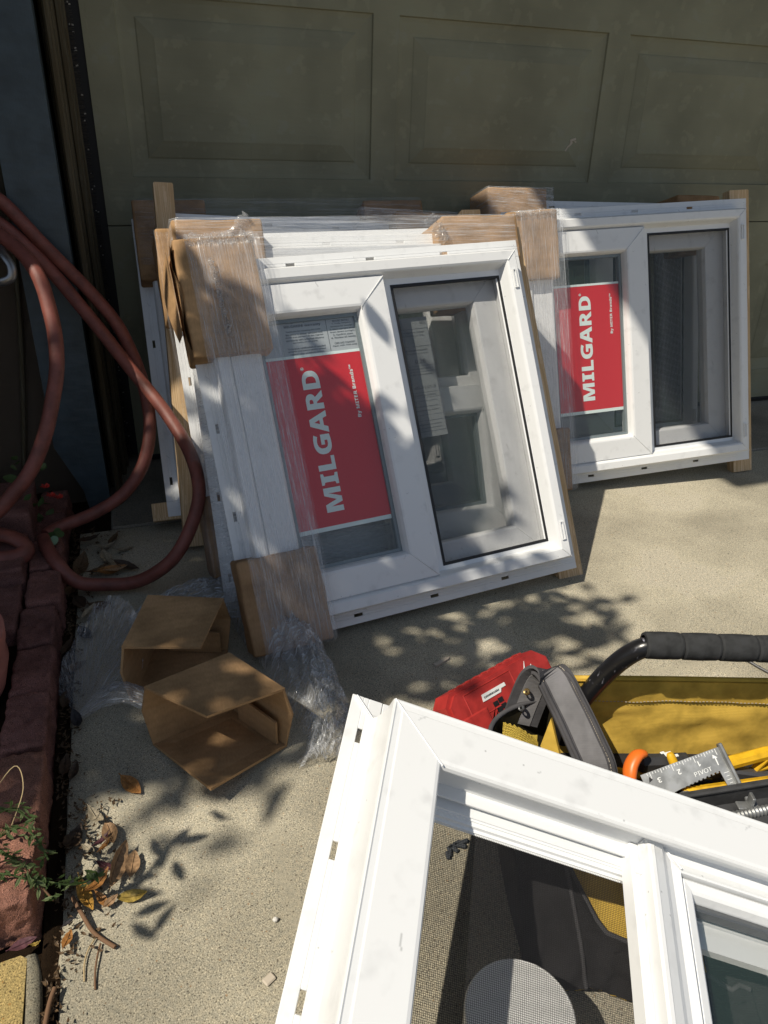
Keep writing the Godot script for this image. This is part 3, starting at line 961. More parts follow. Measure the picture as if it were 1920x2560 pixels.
	carton(w, -0.004, 0.1250, -0.004, 0.1420, -0.050, 0.0460, M.cardboard_dull, 6)
	strip(w, 0.612, 0.668, -0.02, 0.660, -0.050, -0.030)
	wrap_sheet(w, -0.012, 0.100, -0.006, 0.612, 0.0480, M.film_thin, false, 0.0014)
	# 4: fourth, with a strip of pine along its left edge
	w = window([0.0897, 0.0293, 0.4584, 0.0444, 0.4168, -0.0548, 0.613, 0.6277], "fourth window in the left stack, tall pine strip along its left edge")
	window_body(w, false)
	strip(w, -0.034, 0.002, -0.026, 0.664, -0.010, 0.016, false)
	carton(w, 0.440, 0.5800, 0.470, 0.626, -0.046, 0.0440, M.cardboard, 7)
	wrap_sheet(w, 0.36, 0.585, 0.50, 0.6280, 0.0470, M.film, true, 0.0014)
	# 5: rearmost of the left stack
	w = window([0.0335, 0.038, 0.3951, -0.0345, 0.5328, 0.0125, 0.6125, 0.6395], "rearmost window of the left stack, dark wrapped cardboard guards and pine block below")
	window_body(w, false)
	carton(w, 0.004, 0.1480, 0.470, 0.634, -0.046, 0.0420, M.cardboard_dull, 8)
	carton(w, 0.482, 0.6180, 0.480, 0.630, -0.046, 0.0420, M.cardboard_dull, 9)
	wrap_sheet(w, 0.002, 0.620, 0.500, 0.6340, 0.0445, M.film_thin, true, 0.0014)
	b = MB.new()
	b.box(Vector3(0.045, 0.012, -0.016), Vector3(0.150, 0.036, 0.032), 0.001)
	part("wood_block", b, M.pine, w)
	# right pair
	w = window([0.8127, 0.0103, 0.4284, -0.0899, 0.3146, 0.0587, 0.6129, 0.6102], "white sliding window leaning at the front of the right pair, half in hard shadow")
	window_body(w)
	strip(w, 0.590, 0.642, -0.034, 0.638, -0.050, -0.026, false)
	carton(w, -0.008, 0.1080, 0.462, 0.604, -0.050, 0.0500, M.cardboard, 10)
	carton(w, -0.008, 0.1100, -0.004, 0.1380, -0.050, 0.0500, M.cardboard_dull, 11)
	wrap_sheet(w, 0.004, 0.1180, -0.006, 0.606, 0.0528, M.film, false, 0.0016, 1.0, 1.6)
	wrap_sheet(w, 0.020, 0.1230, -0.006, 0.606, 0.0560, M.film_thin, false, 0.0022, 1.3, 1.2)
	film_ridge(w, Vector3(0.010, 0.597, 0.0515), Vector3(0.110, 0.598, 0.0515), 0.012, 7)
	label_print(w, 0.1830)
	w = window([0.8100, 0.0253, 0.290, 0.0047, 0.3237, -0.0149, 0.613, 0.613], "white window behind the right pair's front one, taped guard standing above it")
	window_body(w)
	carton(w, -0.010, 0.1420, 0.470, 0.629, -0.052, 0.0470, M.cardboard, 12)
	carton(w, 0.512, 0.6420, 0.480, 0.624, -0.052, 0.0440, M.cardboard_dull, 13)
	wrap_sheet(w, -0.012, 0.160, 0.480, 0.630, 0.0495, M.film, true, 0.0016)

func near_window() -> void:
	var U := Vector3(0.8704, -0.3077, 0.3842); var V := Vector3(0.4561, 0.2103, -0.8647); var N := U.cross(V)
	var W := 0.545; var H := 0.42
	var O := Vector3(0.1604, 0.2672, 1.2568) - V * H
	var w := thing("sliding_window", "white vinyl window lying tilted in front of the tool bag, half open onto its screen", "window", xf(U, V, N, O))
	var b := MB.new()
	fin_side(b, Vector3(0, H, 0), Vector3(0, -1, 0), Vector3(1, 0, 0), H, 0.0300, 0.1066)
	fin_side(b, Vector3(W, 0.0305, 0), Vector3(0, 1, 0), Vector3(-1, 0, 0), H - 0.061, 0.0300)
	fin_side(b, Vector3(0.0305, H, 0), Vector3(1, 0, 0), Vector3(0, -1, 0), W - 0.0305, 0.0300)
	fin_side(b, Vector3(0.0305, 0, 0), Vector3(1, 0, 0), Vector3(0, 1, 0), W - 0.0305, 0.0300)
	for q in [[0.010, 0.0], [0.0135, 0.0012]]:
		b.box(Vector3.ZERO, Vector3(0.034, 0.0014, 0.0026), 0.0005, Transform3D(Basis(Vector3.BACK, -PI / 4), Vector3(0.0145 + q[1], H - 0.0145 + q[1], 0.0024)))
	part("nailing_fin", b, M.vinyl, w)
	b = MB.new()
	var prof := [Vector2(0.0285, -0.018), Vector2(0.0285, 0.0014)]
	b.ring(0, 0, W, H, prof)
	# the coved flank rising from the fin to the face
	var cove := []
	for i in 9:
		var t := i / 8.0
		cove.append(Vector2(0.0215 + 0.0085 * (1.0 - cos(t * PI / 2)) , 0.0016 + 0.050 * sin(t * PI / 2) ))
	cove = [Vector2(0.0160, 0.0014), Vector2(0.0195, 0.0026), Vector2(0.0225, 0.0065), Vector2(0.0250, 0.0140), Vector2(0.0268, 0.0250), Vector2(0.0282, 0.0380), Vector2(0.0288, 0.0520), Vector2(0.0296, 0.0542), Vector2(0.0308, 0.0545), Vector2(0.0322, 0.0536), Vector2(0.0372, 0.0534), Vector2(0.0377, 0.0543), Vector2(0.0384, 0.0546), Vector2(0.0735, 0.0546), Vector2(0.0762, 0.0538), Vector2(0.0778, 0.0515), Vector2(0.0784, 0.0480)]
	b.ring(0, 0, W, H, cove)
	b.ring(0, 0, W, H, [Vector2(0.0784, 0.0480), Vector2(0.0780, 0.0458), Vector2(0.0680, 0.0452), Vector2(0.0680, 0.0110)])
	mitre_beads(b, 0, 0, W, H, 0.0296, 0.0790, 0.0545)
	var fr := part("frame", b, M.vinyl, w)
	# tracks inside the head and jambs
	b = MB.new()
	b.ring(0, 0, W, H, [Vector2(0.0680, 0.0110), Vector2(0.0782, 0.0108), Vector2(0.0788, 0.0102), Vector2(0.0788, 0.0084), Vector2(0.0742, 0.0082), Vector2(0.0742, 0.0020)])
	b.ring(0, 0, W, H, [Vector2(0.0742, 0.0022), Vector2(0.0842, 0.0020), Vector2(0.0846, 0.0016), Vector2(0.0848, 0.0002), Vector2(0.0862, 0.0000), Vector2(0.0866, -0.0014), Vector2(0.0900, -0.0018), Vector2(0.0905, -0.0050), Vector2(0.0930, -0.0056), Vector2(0.0932, -0.0095), Vector2(0.0800, -0.0096)])
	b.ring(0, 0, W, H, [Vector2(0.0742, -0.018), Vector2(0.0742, 0.0084)])
	part("track", b, M.vinyl_smooth, fr)
	b = MB.new()
	b.ring(0, 0, W, H, [Vector2(0.0285, -0.018), Vector2(0.0800, -0.018)])
	part("frame_back", b, M.vinyl, fr)
	# screen over the left half, with the beaded spline along its edge
	b = MB.new()
	var sx0 := 0.088; var sx1 := 0.285; var sy0 := 0.088; var sy1 := H - 0.0900
	b.quv(Vector3(sx0, sy0, -0.0092), Vector3(sx1, sy0, -0.0092), Vector3(sx1, sy1, -0.0092), Vector3(sx0, sy1, -0.0092), Vector2(0, 0), Vector2(128, 0), Vector2(128, 157), Vector2(0, 157))
	part("screen_mesh", b, M.screen, w)
	b = MB.new()
	for i in 112:
		b.box(Vector3(0.0950 + 0.0016 * i, H - 0.0934, -0.0080), Vector3(0.0011, 0.0012, 0.0016), 0.0003)
	part("spline_beads", b, M.vinyl_smooth, w).set_meta("kind", "stuff")
	# the sash drawn to the right half
	b = MB.new()
	var X0 := 0.2780
	b.ring(X0, 0.0500, W - 0.050, H - 0.0470, [Vector2(0.0, 0.0030), Vector2(0.0, 0.0330), Vector2(0.0018, 0.0350), Vector2(0.0052, 0.0350), Vector2(0.0066, 0.0335), Vector2(0.0160, 0.0300), Vector2(0.0230, 0.0240), Vector2(0.0290, 0.0215), Vector2(0.0335, 0.0225), Vector2(0.0362, 0.0235), Vector2(0.0374, 0.0225), Vector2(0.0376, 0.0120)])
	b.ring(X0, 0.0500, W - 0.050, H - 0.0470, [Vector2(0.0396, 0.0120), Vector2(0.0396, 0.0190), Vector2(0.0410, 0.0200), Vector2(0.0478, 0.0185), Vector2(0.0500, 0.0165), Vector2(0.0520, 0.0080), Vector2(0.0520, -0.0020)])
	mitre_beads(b, X0, 0.0500, W - 0.050, H - 0.0470, 0.003, 0.036, 0.0262)
	b.box(Vector3(X0 - 0.0038, H * 0.5 + 0.002, 0.0090), Vector3(0.0085, H - 0.140, 0.0180), 0.0012)
	b.box(Vector3(X0 + 0.0030, H - 0.0720, 0.0240), Vector3(0.0080, 0.0080, 0.0100), 0.001)
	b.box(Vector3(X0 - 0.0030, H - 0.0905, 0.0190), Vector3(0.0070, 0.0110, 0.0040), 0.0008)
	var sash := part("sliding_sash", b, M.vinyl, w)
	b = MB.new()
	b.ring(X0, 0.0500, W - 0.050, H - 0.0470, [Vector2(0.0372, 0.0118), Vector2(0.0402, 0.0118)])
	part("gasket", b, M.steel_dark, sash)
	b = MB.new()
	var gx0 := X0 + 0.0515; var gx1 := W - 0.050 - 0.0515; var gy0 := 0.1015; var gy1 := H - 0.0985
	b.quad(Vector3(gx0, gy0, 0.0070), Vector3(gx1, gy0, 0.0070), Vector3(gx1, gy1, 0.0070), Vector3(gx0, gy1, 0.0070))
	part("glass_pane", b, M.glass, sash)
	b = MB.new()
	b.quad(Vector3(gx0, gy0, -0.0060), Vector3(gx1, gy0, -0.0060), Vector3(gx1, gy1, -0.0060), Vector3(gx0, gy1, -0.0060))
	part("glass_pane", b, M.low_e, sash)
	b = MB.new()
	b.ring(gx0, gy0, gx1, gy1, [Vector2(0.0005, 0.0060), Vector2(0.0060, 0.0060), Vector2(0.0062, -0.0050)])
	part("glass_spacer", b, M.steel_dark, sash)
	# outer frame seen through the glass
	b = MB.new()
	b.ring(gx0 - 0.01, gy0 - 0.01, gx1 + 0.01, gy1 + 0.004, [Vector2(0.0, -0.0180), Vector2(0.0, -0.0120), Vector2(0.0090, -0.0120), Vector2(0.0095, -0.0150), Vector2(0.0160, -0.0150), Vector2(0.0300, -0.0160), Vector2(0.0305, -0.0250)])
	part("outer_sash", b, M.vinyl_smooth, w)

# ---------------------------------------------------------------- planter, hose
func brick_mesh(s: Vector3, sd: int, rough := 0.0022) -> ArrayMesh:
	var b := MB.new()
	var n1 := FastNoiseLite.new(); n1.seed = sd; n1.frequency = 55.0; n1.fractal_octaves = 3
	var n2 := FastNoiseLite.new(); n2.seed = sd + 50; n2.frequency = 16.0
	var h := s * 0.5
	var r := 0.0045
	b.grp(1)
	for ax in 3:
		for sg in [-1.0, 1.0]:
			var N := 22
			var pts := []
			for j in N + 1:
				var row := []
				for i in N + 1:
					var q := Vector3.ZERO
					q[ax] = sg; q[(ax + 1) % 3] = 2.0 * i / N - 1.0; q[(ax + 2) % 3] = 2.0 * j / N - 1.0
					var p := q * h
					var inner := Vector3(clampf(p.x, -h.x + r, h.x - r), clampf(p.y, -h.y + r, h.y - r), clampf(p.z, -h.z + r, h.z - r))
					var d := p - inner
					if d.length() > 0.0: p = inner + d.normalized() * r
					var k := n1.get_noise_3dv(p) * rough + n2.get_noise_3dv(p) * rough * 1.6
					row.append(p + d.normalized() * k)
				pts.append(row)
			for j in N:
				for i in N:
					if sg > 0: b.quad(pts[j][i], pts[j][i + 1], pts[j + 1][i + 1], pts[j + 1][i])
					else: b.quad(pts[j + 1][i], pts[j + 1][i + 1], pts[j][i + 1], pts[j][i])
	return b.done()

func planter() -> void:
	var e := thing("brick_edging", "row of rough red bricks edging the planting bed along the driveway", "brick edging", Transform3D(Basis.IDENTITY, Vector3(-0.18, 0, 0.7)))
	var meshes := []
	for i in 4: meshes.append(brick_mesh(Vector3(0.052, 0.068, 0.1025), 100 + i, 0.0030))
	var z := 0.305
	var k := 0
	while z < 1.20:
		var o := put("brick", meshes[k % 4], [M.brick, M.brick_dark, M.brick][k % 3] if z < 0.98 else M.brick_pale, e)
		o.position = Vector3(-0.003 + rng.randf_range(-0.003, 0.003), 0.026 + rng.randf_range(-0.002, 0.002), z - 0.7)
		if k % 2: o.rotation = Vector3(0, PI, 0)
		o.rotation.y += rng.randf_range(-0.03, 0.03)
		z += 0.1085
		k += 1
	var back := thing("brick_row", "taller weathered red blocks behind the brick edging, under the hose", "brick edging", Transform3D(Basis.IDENTITY, Vector3(-0.25, 0, 0.5)))
	for q in [[-0.255, 0.052, 0.395, 0.10, 0.13, 0.15], [-0.262, 0.038, 0.545, 0.10, 0.095, 0.13], [-0.258, 0.030, 0.690, 0.09, 0.075, 0.125], [-0.365, 0.058, 0.40, 0.10, 0.14, 0.15], [-0.37, 0.04, 0.56, 0.10, 0.1, 0.14]]:
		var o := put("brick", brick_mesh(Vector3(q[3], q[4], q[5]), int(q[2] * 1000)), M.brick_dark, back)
		o.position = Vector3(q[0] + 0.25, q[1], q[2] - 0.5)
	var pv := thing("paver", "sandy yellow concrete paver with worn grey rim at the bed's near end", "paver", Transform3D(Basis.IDENTITY, Vector3(-0.36, 0, 1.497)))
	var b := MB.new()
	b.prism(PackedVector2Array([Vector2(-0.2, -0.25), Vector2(0.196, -0.25), Vector2(0.192, 0.247), Vector2(0.186, 0.252), Vector2(-0.2, 0.22)]), -0.03, 0.010, Transform3D(Basis(Vector3.RIGHT, -PI / 2), Vector3.ZERO))
	part("slab", b, M.paver, pv)
	b = MB.new()
	b.tube(curve([Vector3(0.203, 0.003, 0.25), Vector3(0.203, 0.003, 0.0), Vector3(0.200, 0.004, -0.20), Vector3(0.193, 0.004, -0.25)], 5), 0.008, 8, 0.8)
	part("rim", b, M.grey_edge, pv)
	var pot := thing("plant_pot", "round terracotta pot standing behind the brick edging", "plant pot", Transform3D(Basis.IDENTITY, Vector3(-0.302, 0.02, 0.86)))
	b = MB.new()
	b.lathe([Vector2(0.0, 0.0), Vector2(0.062, 0.0), Vector2(0.085, 0.03), Vector2(0.096, 0.07), Vector2(0.094, 0.10), Vector2(0.098, 0.102), Vector2(0.099, 0.118), Vector2(0.093, 0.12), Vector2(0.086, 0.118), Vector2(0.084, 0.095), Vector2(0.0, 0.09)], 48)
	part("pot_body", b, M.terracotta, pot)

func hose() -> void:
	var b := MB.new()
	var r := 0.0117
	var B := [Vector3(-0.42, 0.42, 0.30), Vector3(-0.41, 0.56, 0.30), Vector3(-0.37, 0.66, 0.30), Vector3(-0.31, 0.690, 0.30), Vector3(-0.255, 0.652, 0.295), Vector3(-0.203, 0.598, 0.287), Vector3(-0.167, 0.566, 0.288), Vector3(-0.134, 0.529, 0.295), Vector3(-0.105, 0.490, 0.300), Vector3(-0.070, 0.440, 0.322), Vector3(-0.040, 0.397, 0.345), Vector3(0.003, 0.335, 0.385), Vector3(0.036, 0.294, 0.430), Vector3(0.060, 0.260, 0.470), Vector3(0.079, 0.226, 0.522), Vector3(0.086, 0.191, 0.567), Vector3(0.080, 0.156, 0.592), Vector3(0.054, 0.108, 0.617), Vector3(0.020, 0.066, 0.624), Vector3(-0.033, 0.026, 0.604), Vector3(-0.087, 0.022, 0.594), Vector3(-0.134, 0.036, 0.594), Vector3(-0.163, 0.066, 0.570), Vector3(-0.181, 0.072, 0.517), Vector3(-0.186, 0.074, 0.492)]
	b.tube(curve(B), r, 14)
	var C := [Vector3(-0.45, 0.40, 0.275), Vector3(-0.44, 0.58, 0.278), Vector3(-0.39, 0.70, 0.28), Vector3(-0.32, 0.728, 0.28), Vector3(-0.255, 0.692, 0.28), Vector3(-0.206, 0.640, 0.283), Vector3(-0.169, 0.610, 0.284), Vector3(-0.123, 0.550, 0.289), Vector3(-0.082, 0.499, 0.292), Vector3(-0.049, 0.458, 0.302), Vector3(-0.016, 0.410, 0.318), Vector3(0.004, 0.358, 0.335), Vector3(0.016, 0.309, 0.345), Vector3(0.021, 0.262, 0.355), Vector3(0.020, 0.230, 0.372), Vector3(0.011, 0.191, 0.395), Vector3(-0.010, 0.150, 0.415), Vector3(-0.047, 0.112, 0.428), Vector3(-0.094, 0.090, 0.440), Vector3(-0.130, 0.080, 0.446), Vector3(-0.166, 0.074, 0.458), Vector3(-0.184, 0.072, 0.476)]
	b.tube(curve(C), r, 14)
	var A := [Vector3(-0.40, 0.44, 0.33), Vector3(-0.385, 0.55, 0.33), Vector3(-0.345, 0.64, 0.33), Vector3(-0.295, 0.655, 0.33), Vector3(-0.245, 0.615, 0.333), Vector3(-0.196, 0.580, 0.337), Vector3(-0.173, 0.566, 0.352), Vector3(-0.144, 0.543, 0.388), Vector3(-0.123, 0.511, 0.425), Vector3(-0.114, 0.465, 0.453), Vector3(-0.111, 0.425, 0.476), Vector3(-0.115, 0.382, 0.498), Vector3(-0.127, 0.339, 0.517), Vector3(-0.146, 0.287, 0.539), Vector3(-0.173, 0.238, 0.556), Vector3(-0.202, 0.205, 0.564), Vector3(-0.25, 0.164, 0.569), Vector3(-0.31, 0.16, 0.56), Vector3(-0.37, 0.25, 0.50), Vector3(-0.40, 0.36, 0.40), Vector3(-0.42, 0.42, 0.31)]
	b.tube(curve(A), r, 14)
	# a flattened, folded length on the bricks
	var K := [Vector3(-0.36, 0.108, 0.535), Vector3(-0.30, 0.112, 0.522), Vector3(-0.252, 0.108, 0.520), Vector3(-0.222, 0.098, 0.530), Vector3(-0.209, 0.086, 0.545), Vector3(-0.222, 0.080, 0.560), Vector3(-0.26, 0.083, 0.566), Vector3(-0.33, 0.083, 0.566)]
	b.tube(curve(K), 0.0150, 14, 0.75)
	tag(part("garden_hose", b, M.hose), "thick brick red garden hose hanging in loops beside the garage door", "hose")

# ---------------------------------------------------------------- cardboard and film on the ground
func plate(b: MB, p: Array, t: float):
	# a thin sheet of board between four corners
	var n: Vector3 = (p[1] - p[0]).cross(p[2] - p[0]).normalized() * t
	b.quad(p[0] + n, p[1] + n, p[2] + n, p[3] + n)
	b.quad(p[3], p[2], p[1], p[0])
	for i in 4:
		var j := (i + 1) % 4
		b.quad(p[i], p[j], p[j] + n, p[i] + n)

func open_carton(label: String, L: Vector3, B: Vector3, R: Vector3, F: Vector3, h: float, lift: float, jut := Vector3.ZERO) -> void:
	var w := thing("cardboard_sleeve", label, "cardboard box", Transform3D(Basis.IDENTITY, Vector3((L + R).x * 0.5, 0, (L + R).z * 0.5)), "")
	var o := w.position
	var up := Vector3(0, h, 0)
	var f_up := Vector3(0, lift, 0)
	var b := MB.new()
	var c := 0.10        # corners folded along a chamfer
	var l0 := L - o; var b0 := B - o; var r0 := R - o; var f0 := F - o
	plate(b, [f0 + up + f_up * 0.35, r0 + up, b0 + up + f_up * 0.1, l0 + up], 0.0035)
	part("top_flap", b, M.cardboard, w)
	b = MB.new()
	var out := (l0 - r0).normalized()
	var lm := l0 + out * 0.008 + Vector3(0, h * 0.62, 0)
	var bm := b0 + out * 0.008 + Vector3(0, h * 0.62, 0)
	plate(b, [l0 + Vector3(0, 0.004, 0), b0 + Vector3(0, 0.004, 0), bm, lm], 0.0030)
	plate(b, [lm, bm, b0 + up, l0 + up], 0.0030)
	part("side_wall", b, M.cardboard, w)
	b = MB.new()
	var out2 := (r0 - l0).normalized()
	var rm := r0 + out2 * 0.010 + Vector3(0, h * 0.60, 0)
	var bm2 := b0 + out2 * 0.010 + Vector3(0, h * 0.60, 0)
	plate(b, [b0 + Vector3(0, 0.005, 0), r0 + Vector3(0, 0.005, 0), rm, bm2], 0.0030)
	plate(b, [bm2, rm, r0 + up, b0 + up], 0.0030)
	var inn := (l0 - r0).normalized() * 0.012
	plate(b, [b0.lerp(r0, 0.30) + inn + Vector3(0, 0.006, 0), r0 + inn + Vector3(0, 0.006, 0), r0 + inn + Vector3(0, h * 0.45, 0), b0.lerp(r0, 0.30) + inn + Vector3(0, h * 0.50, 0)], 0.0030)
	part("side_wall", b, M.cardboard, w)
	b = MB.new()
	plate(b, [l0 + Vector3(0, 0.001, 0), f0 + jut + f_up + Vector3(0, 0.001, 0), r0 + Vector3(0, 0.001, 0), b0 + Vector3(0, 0.001, 0)], 0.0035)
	part("bottom_flap", b, M.cardboard, w)

func boxes_and_film() -> void:
	open_carton("open cardboard sleeve nearest the driveway, its lit lower flap pointing outwards", Vector3(-0.035, 0, 0.985), Vector3(0.078, 0, 0.950), Vector3(0.136, 0, 1.040), Vector3(0.034, 0, 1.074), 0.098, 0.030, Vector3(-0.006, 0, 0.040))
	open_carton("shaded cardboard sleeve between the brick edging and the other sleeve", Vector3(-0.060, 0, 0.892), Vector3(-0.019, 0, 0.772), Vector3(0.090, 0, 0.812), Vector3(0.043, 0, 0.925), 0.098, 0.004)
	# crumpled stretch film round them
	var n1 := FastNoiseLite.new(); n1.seed = 5; n1.frequency = 1.6; n1.fractal_octaves = 2
	var n2 := FastNoiseLite.new(); n2.seed = 8; n2.frequency = 2.6; n2.fractal_type = FastNoiseLite.FRACTAL_RIDGED; n2.fractal_octaves = 2
	var w := thing("stretch_film_heap", "heap of clear crumpled stretch film under the front window's cardboard corner", "plastic film", Transform3D(Basis.IDENTITY, Vector3(0.17, 0, 0.90)))
	var inner := curve([Vector3(0.100, 0, 0.70), Vector3(0.118, 0, 0.79), Vector3(0.140, 0, 0.90), Vector3(0.158, 0, 0.99), Vector3(0.160, 0, 1.05), Vector3(0.140, 0, 1.085)], 10)
	var outer := curve([Vector3(0.145, 0, 0.680), Vector3(0.205, 0, 0.785), Vector3(0.236, 0, 0.885), Vector3(0.236, 0, 0.975), Vector3(0.222, 0, 1.045), Vector3(0.196, 0, 1.088)], 10)
	for layer in 2:
		var hb := MB.new()
		hb.sheet(60, 40, func(u: float, v: float):
			var k := u * 50.0
			var i0 := mini(int(k), 49)
			var pi: Vector3 = inner[i0].lerp(inner[i0 + 1], k - i0)
			var po: Vector3 = outer[i0].lerp(outer[i0 + 1], k - i0)
			var vv := v + 0.05 * n1.get_noise_2d(u * 5.0, v * 2.0 + layer * 9.0)
			var p := pi.lerp(po, vv)
			var dome := pow(maxf(sin(v * PI), 0.0), 0.55) * lerpf(0.085, 0.016, smoothstep(0.0, 1.0, u)) * (1.0 - 0.22 * layer)
			var wr := 0.016 * (n2.get_noise_2d(u * 2.6 + v * 0.8, v * 1.1 + layer * 5.0)) + 0.008 * n2.get_noise_2d(u * 5.0 - v * 2.0, v * 3.0 + 2.0 + layer)
			var e := sin(clampf(v, 0, 1) * PI)
			return Vector3(p.x - 0.17 + 0.006 * n1.get_noise_2d(u * 6.0, layer), maxf(0.003 + 0.002 * layer, dome + wr * (0.25 + 0.75 * e)), p.z - 0.90), 1.2, 0.7)
		part("film_sheet", hb, M.film_heap if layer == 0 else M.film_thin, w)
	# the twisted rope of film across the bed side
	w = thing("stretch_film_twist", "twisted length of clear film trailing from the sleeves towards the brick edging", "plastic film", Transform3D(Basis.IDENTITY, Vector3(-0.10, 0, 0.86)))
	var knot := Vector3(-0.025, 0.010, 0.053)
	var rim := curve([Vector3(-0.056, 0.006, -0.005), Vector3(-0.052, 0.018, -0.06), Vector3(-0.020, 0.030, -0.15), Vector3(0.020, 0.036, -0.20), Vector3(0.052, 0.032, -0.17), Vector3(0.066, 0.030, -0.08), Vector3(0.062, 0.020, -0.02)], 10)
	var b := MB.new()
	b.sheet(60, 26, func(u: float, v: float):
		var k := u * 60.0
		var i0 := mini(int(k), 59)
		var far: Vector3 = rim[i0].lerp(rim[i0 + 1], k - i0)
		var p: Vector3 = knot.lerp(far, pow(v, 0.85))
		var f := 0.010 * v
		return p + Vector3(0, maxf(f * n2.get_noise_2d(u * 9.0, v * 0.7) + 0.010 * sin(v * PI) * sin(u * PI), 0.004 - p.y), 0), 2.2, 0.8)
	part("film_fan", b, M.film_heap, w)
	b = MB.new()
	b.sheet(20, 34, func(u: float, v: float):
		var c := knot.lerp(Vector3(0.078, 0.014, 0.075), v) + Vector3(0, 0.020 * sin(v * PI), -0.020 * sin(v * PI))
		var wd := 0.008 + 0.075 * pow(v, 0.8)
		return c + Vector3(0.25 * wd * (u - 0.5), 0.008 * n2.get_noise_2d(u * 2.5, v * 0.8) * v + 0.012 * sin(u * PI), wd * (u - 0.5)), 0.9, 1.0)
	part("film_fan", b, M.film_heap, w)
	w = thing("stretch_film_sheet", "wrinkled sheet of clear film lying between hose loop and shaded sleeve", "plastic film", Transform3D(Basis.IDENTITY, Vector3(0.04, 0, 0.64)))
	b = MB.new()
	b.sheet(44, 26, func(u: float, v: float):
		var x := -0.095 + 0.185 * u
		var z := lerpf(0.055 - 0.10 * sin(u * PI * 0.75), 0.075 + 0.02 * u, v)
		return Vector3(x, maxf(0.005, 0.006 + 0.030 * sin(v * PI) * (0.35 + 0.65 * u) + 0.014 * n2.get_noise_2d(u * 1.4 + v * 2.0, v * 2.2 + 2.0) * sin(v * PI)), z), 1.0, 0.8, true, true)
	part("film_sheet", b, M.film_heap, w)

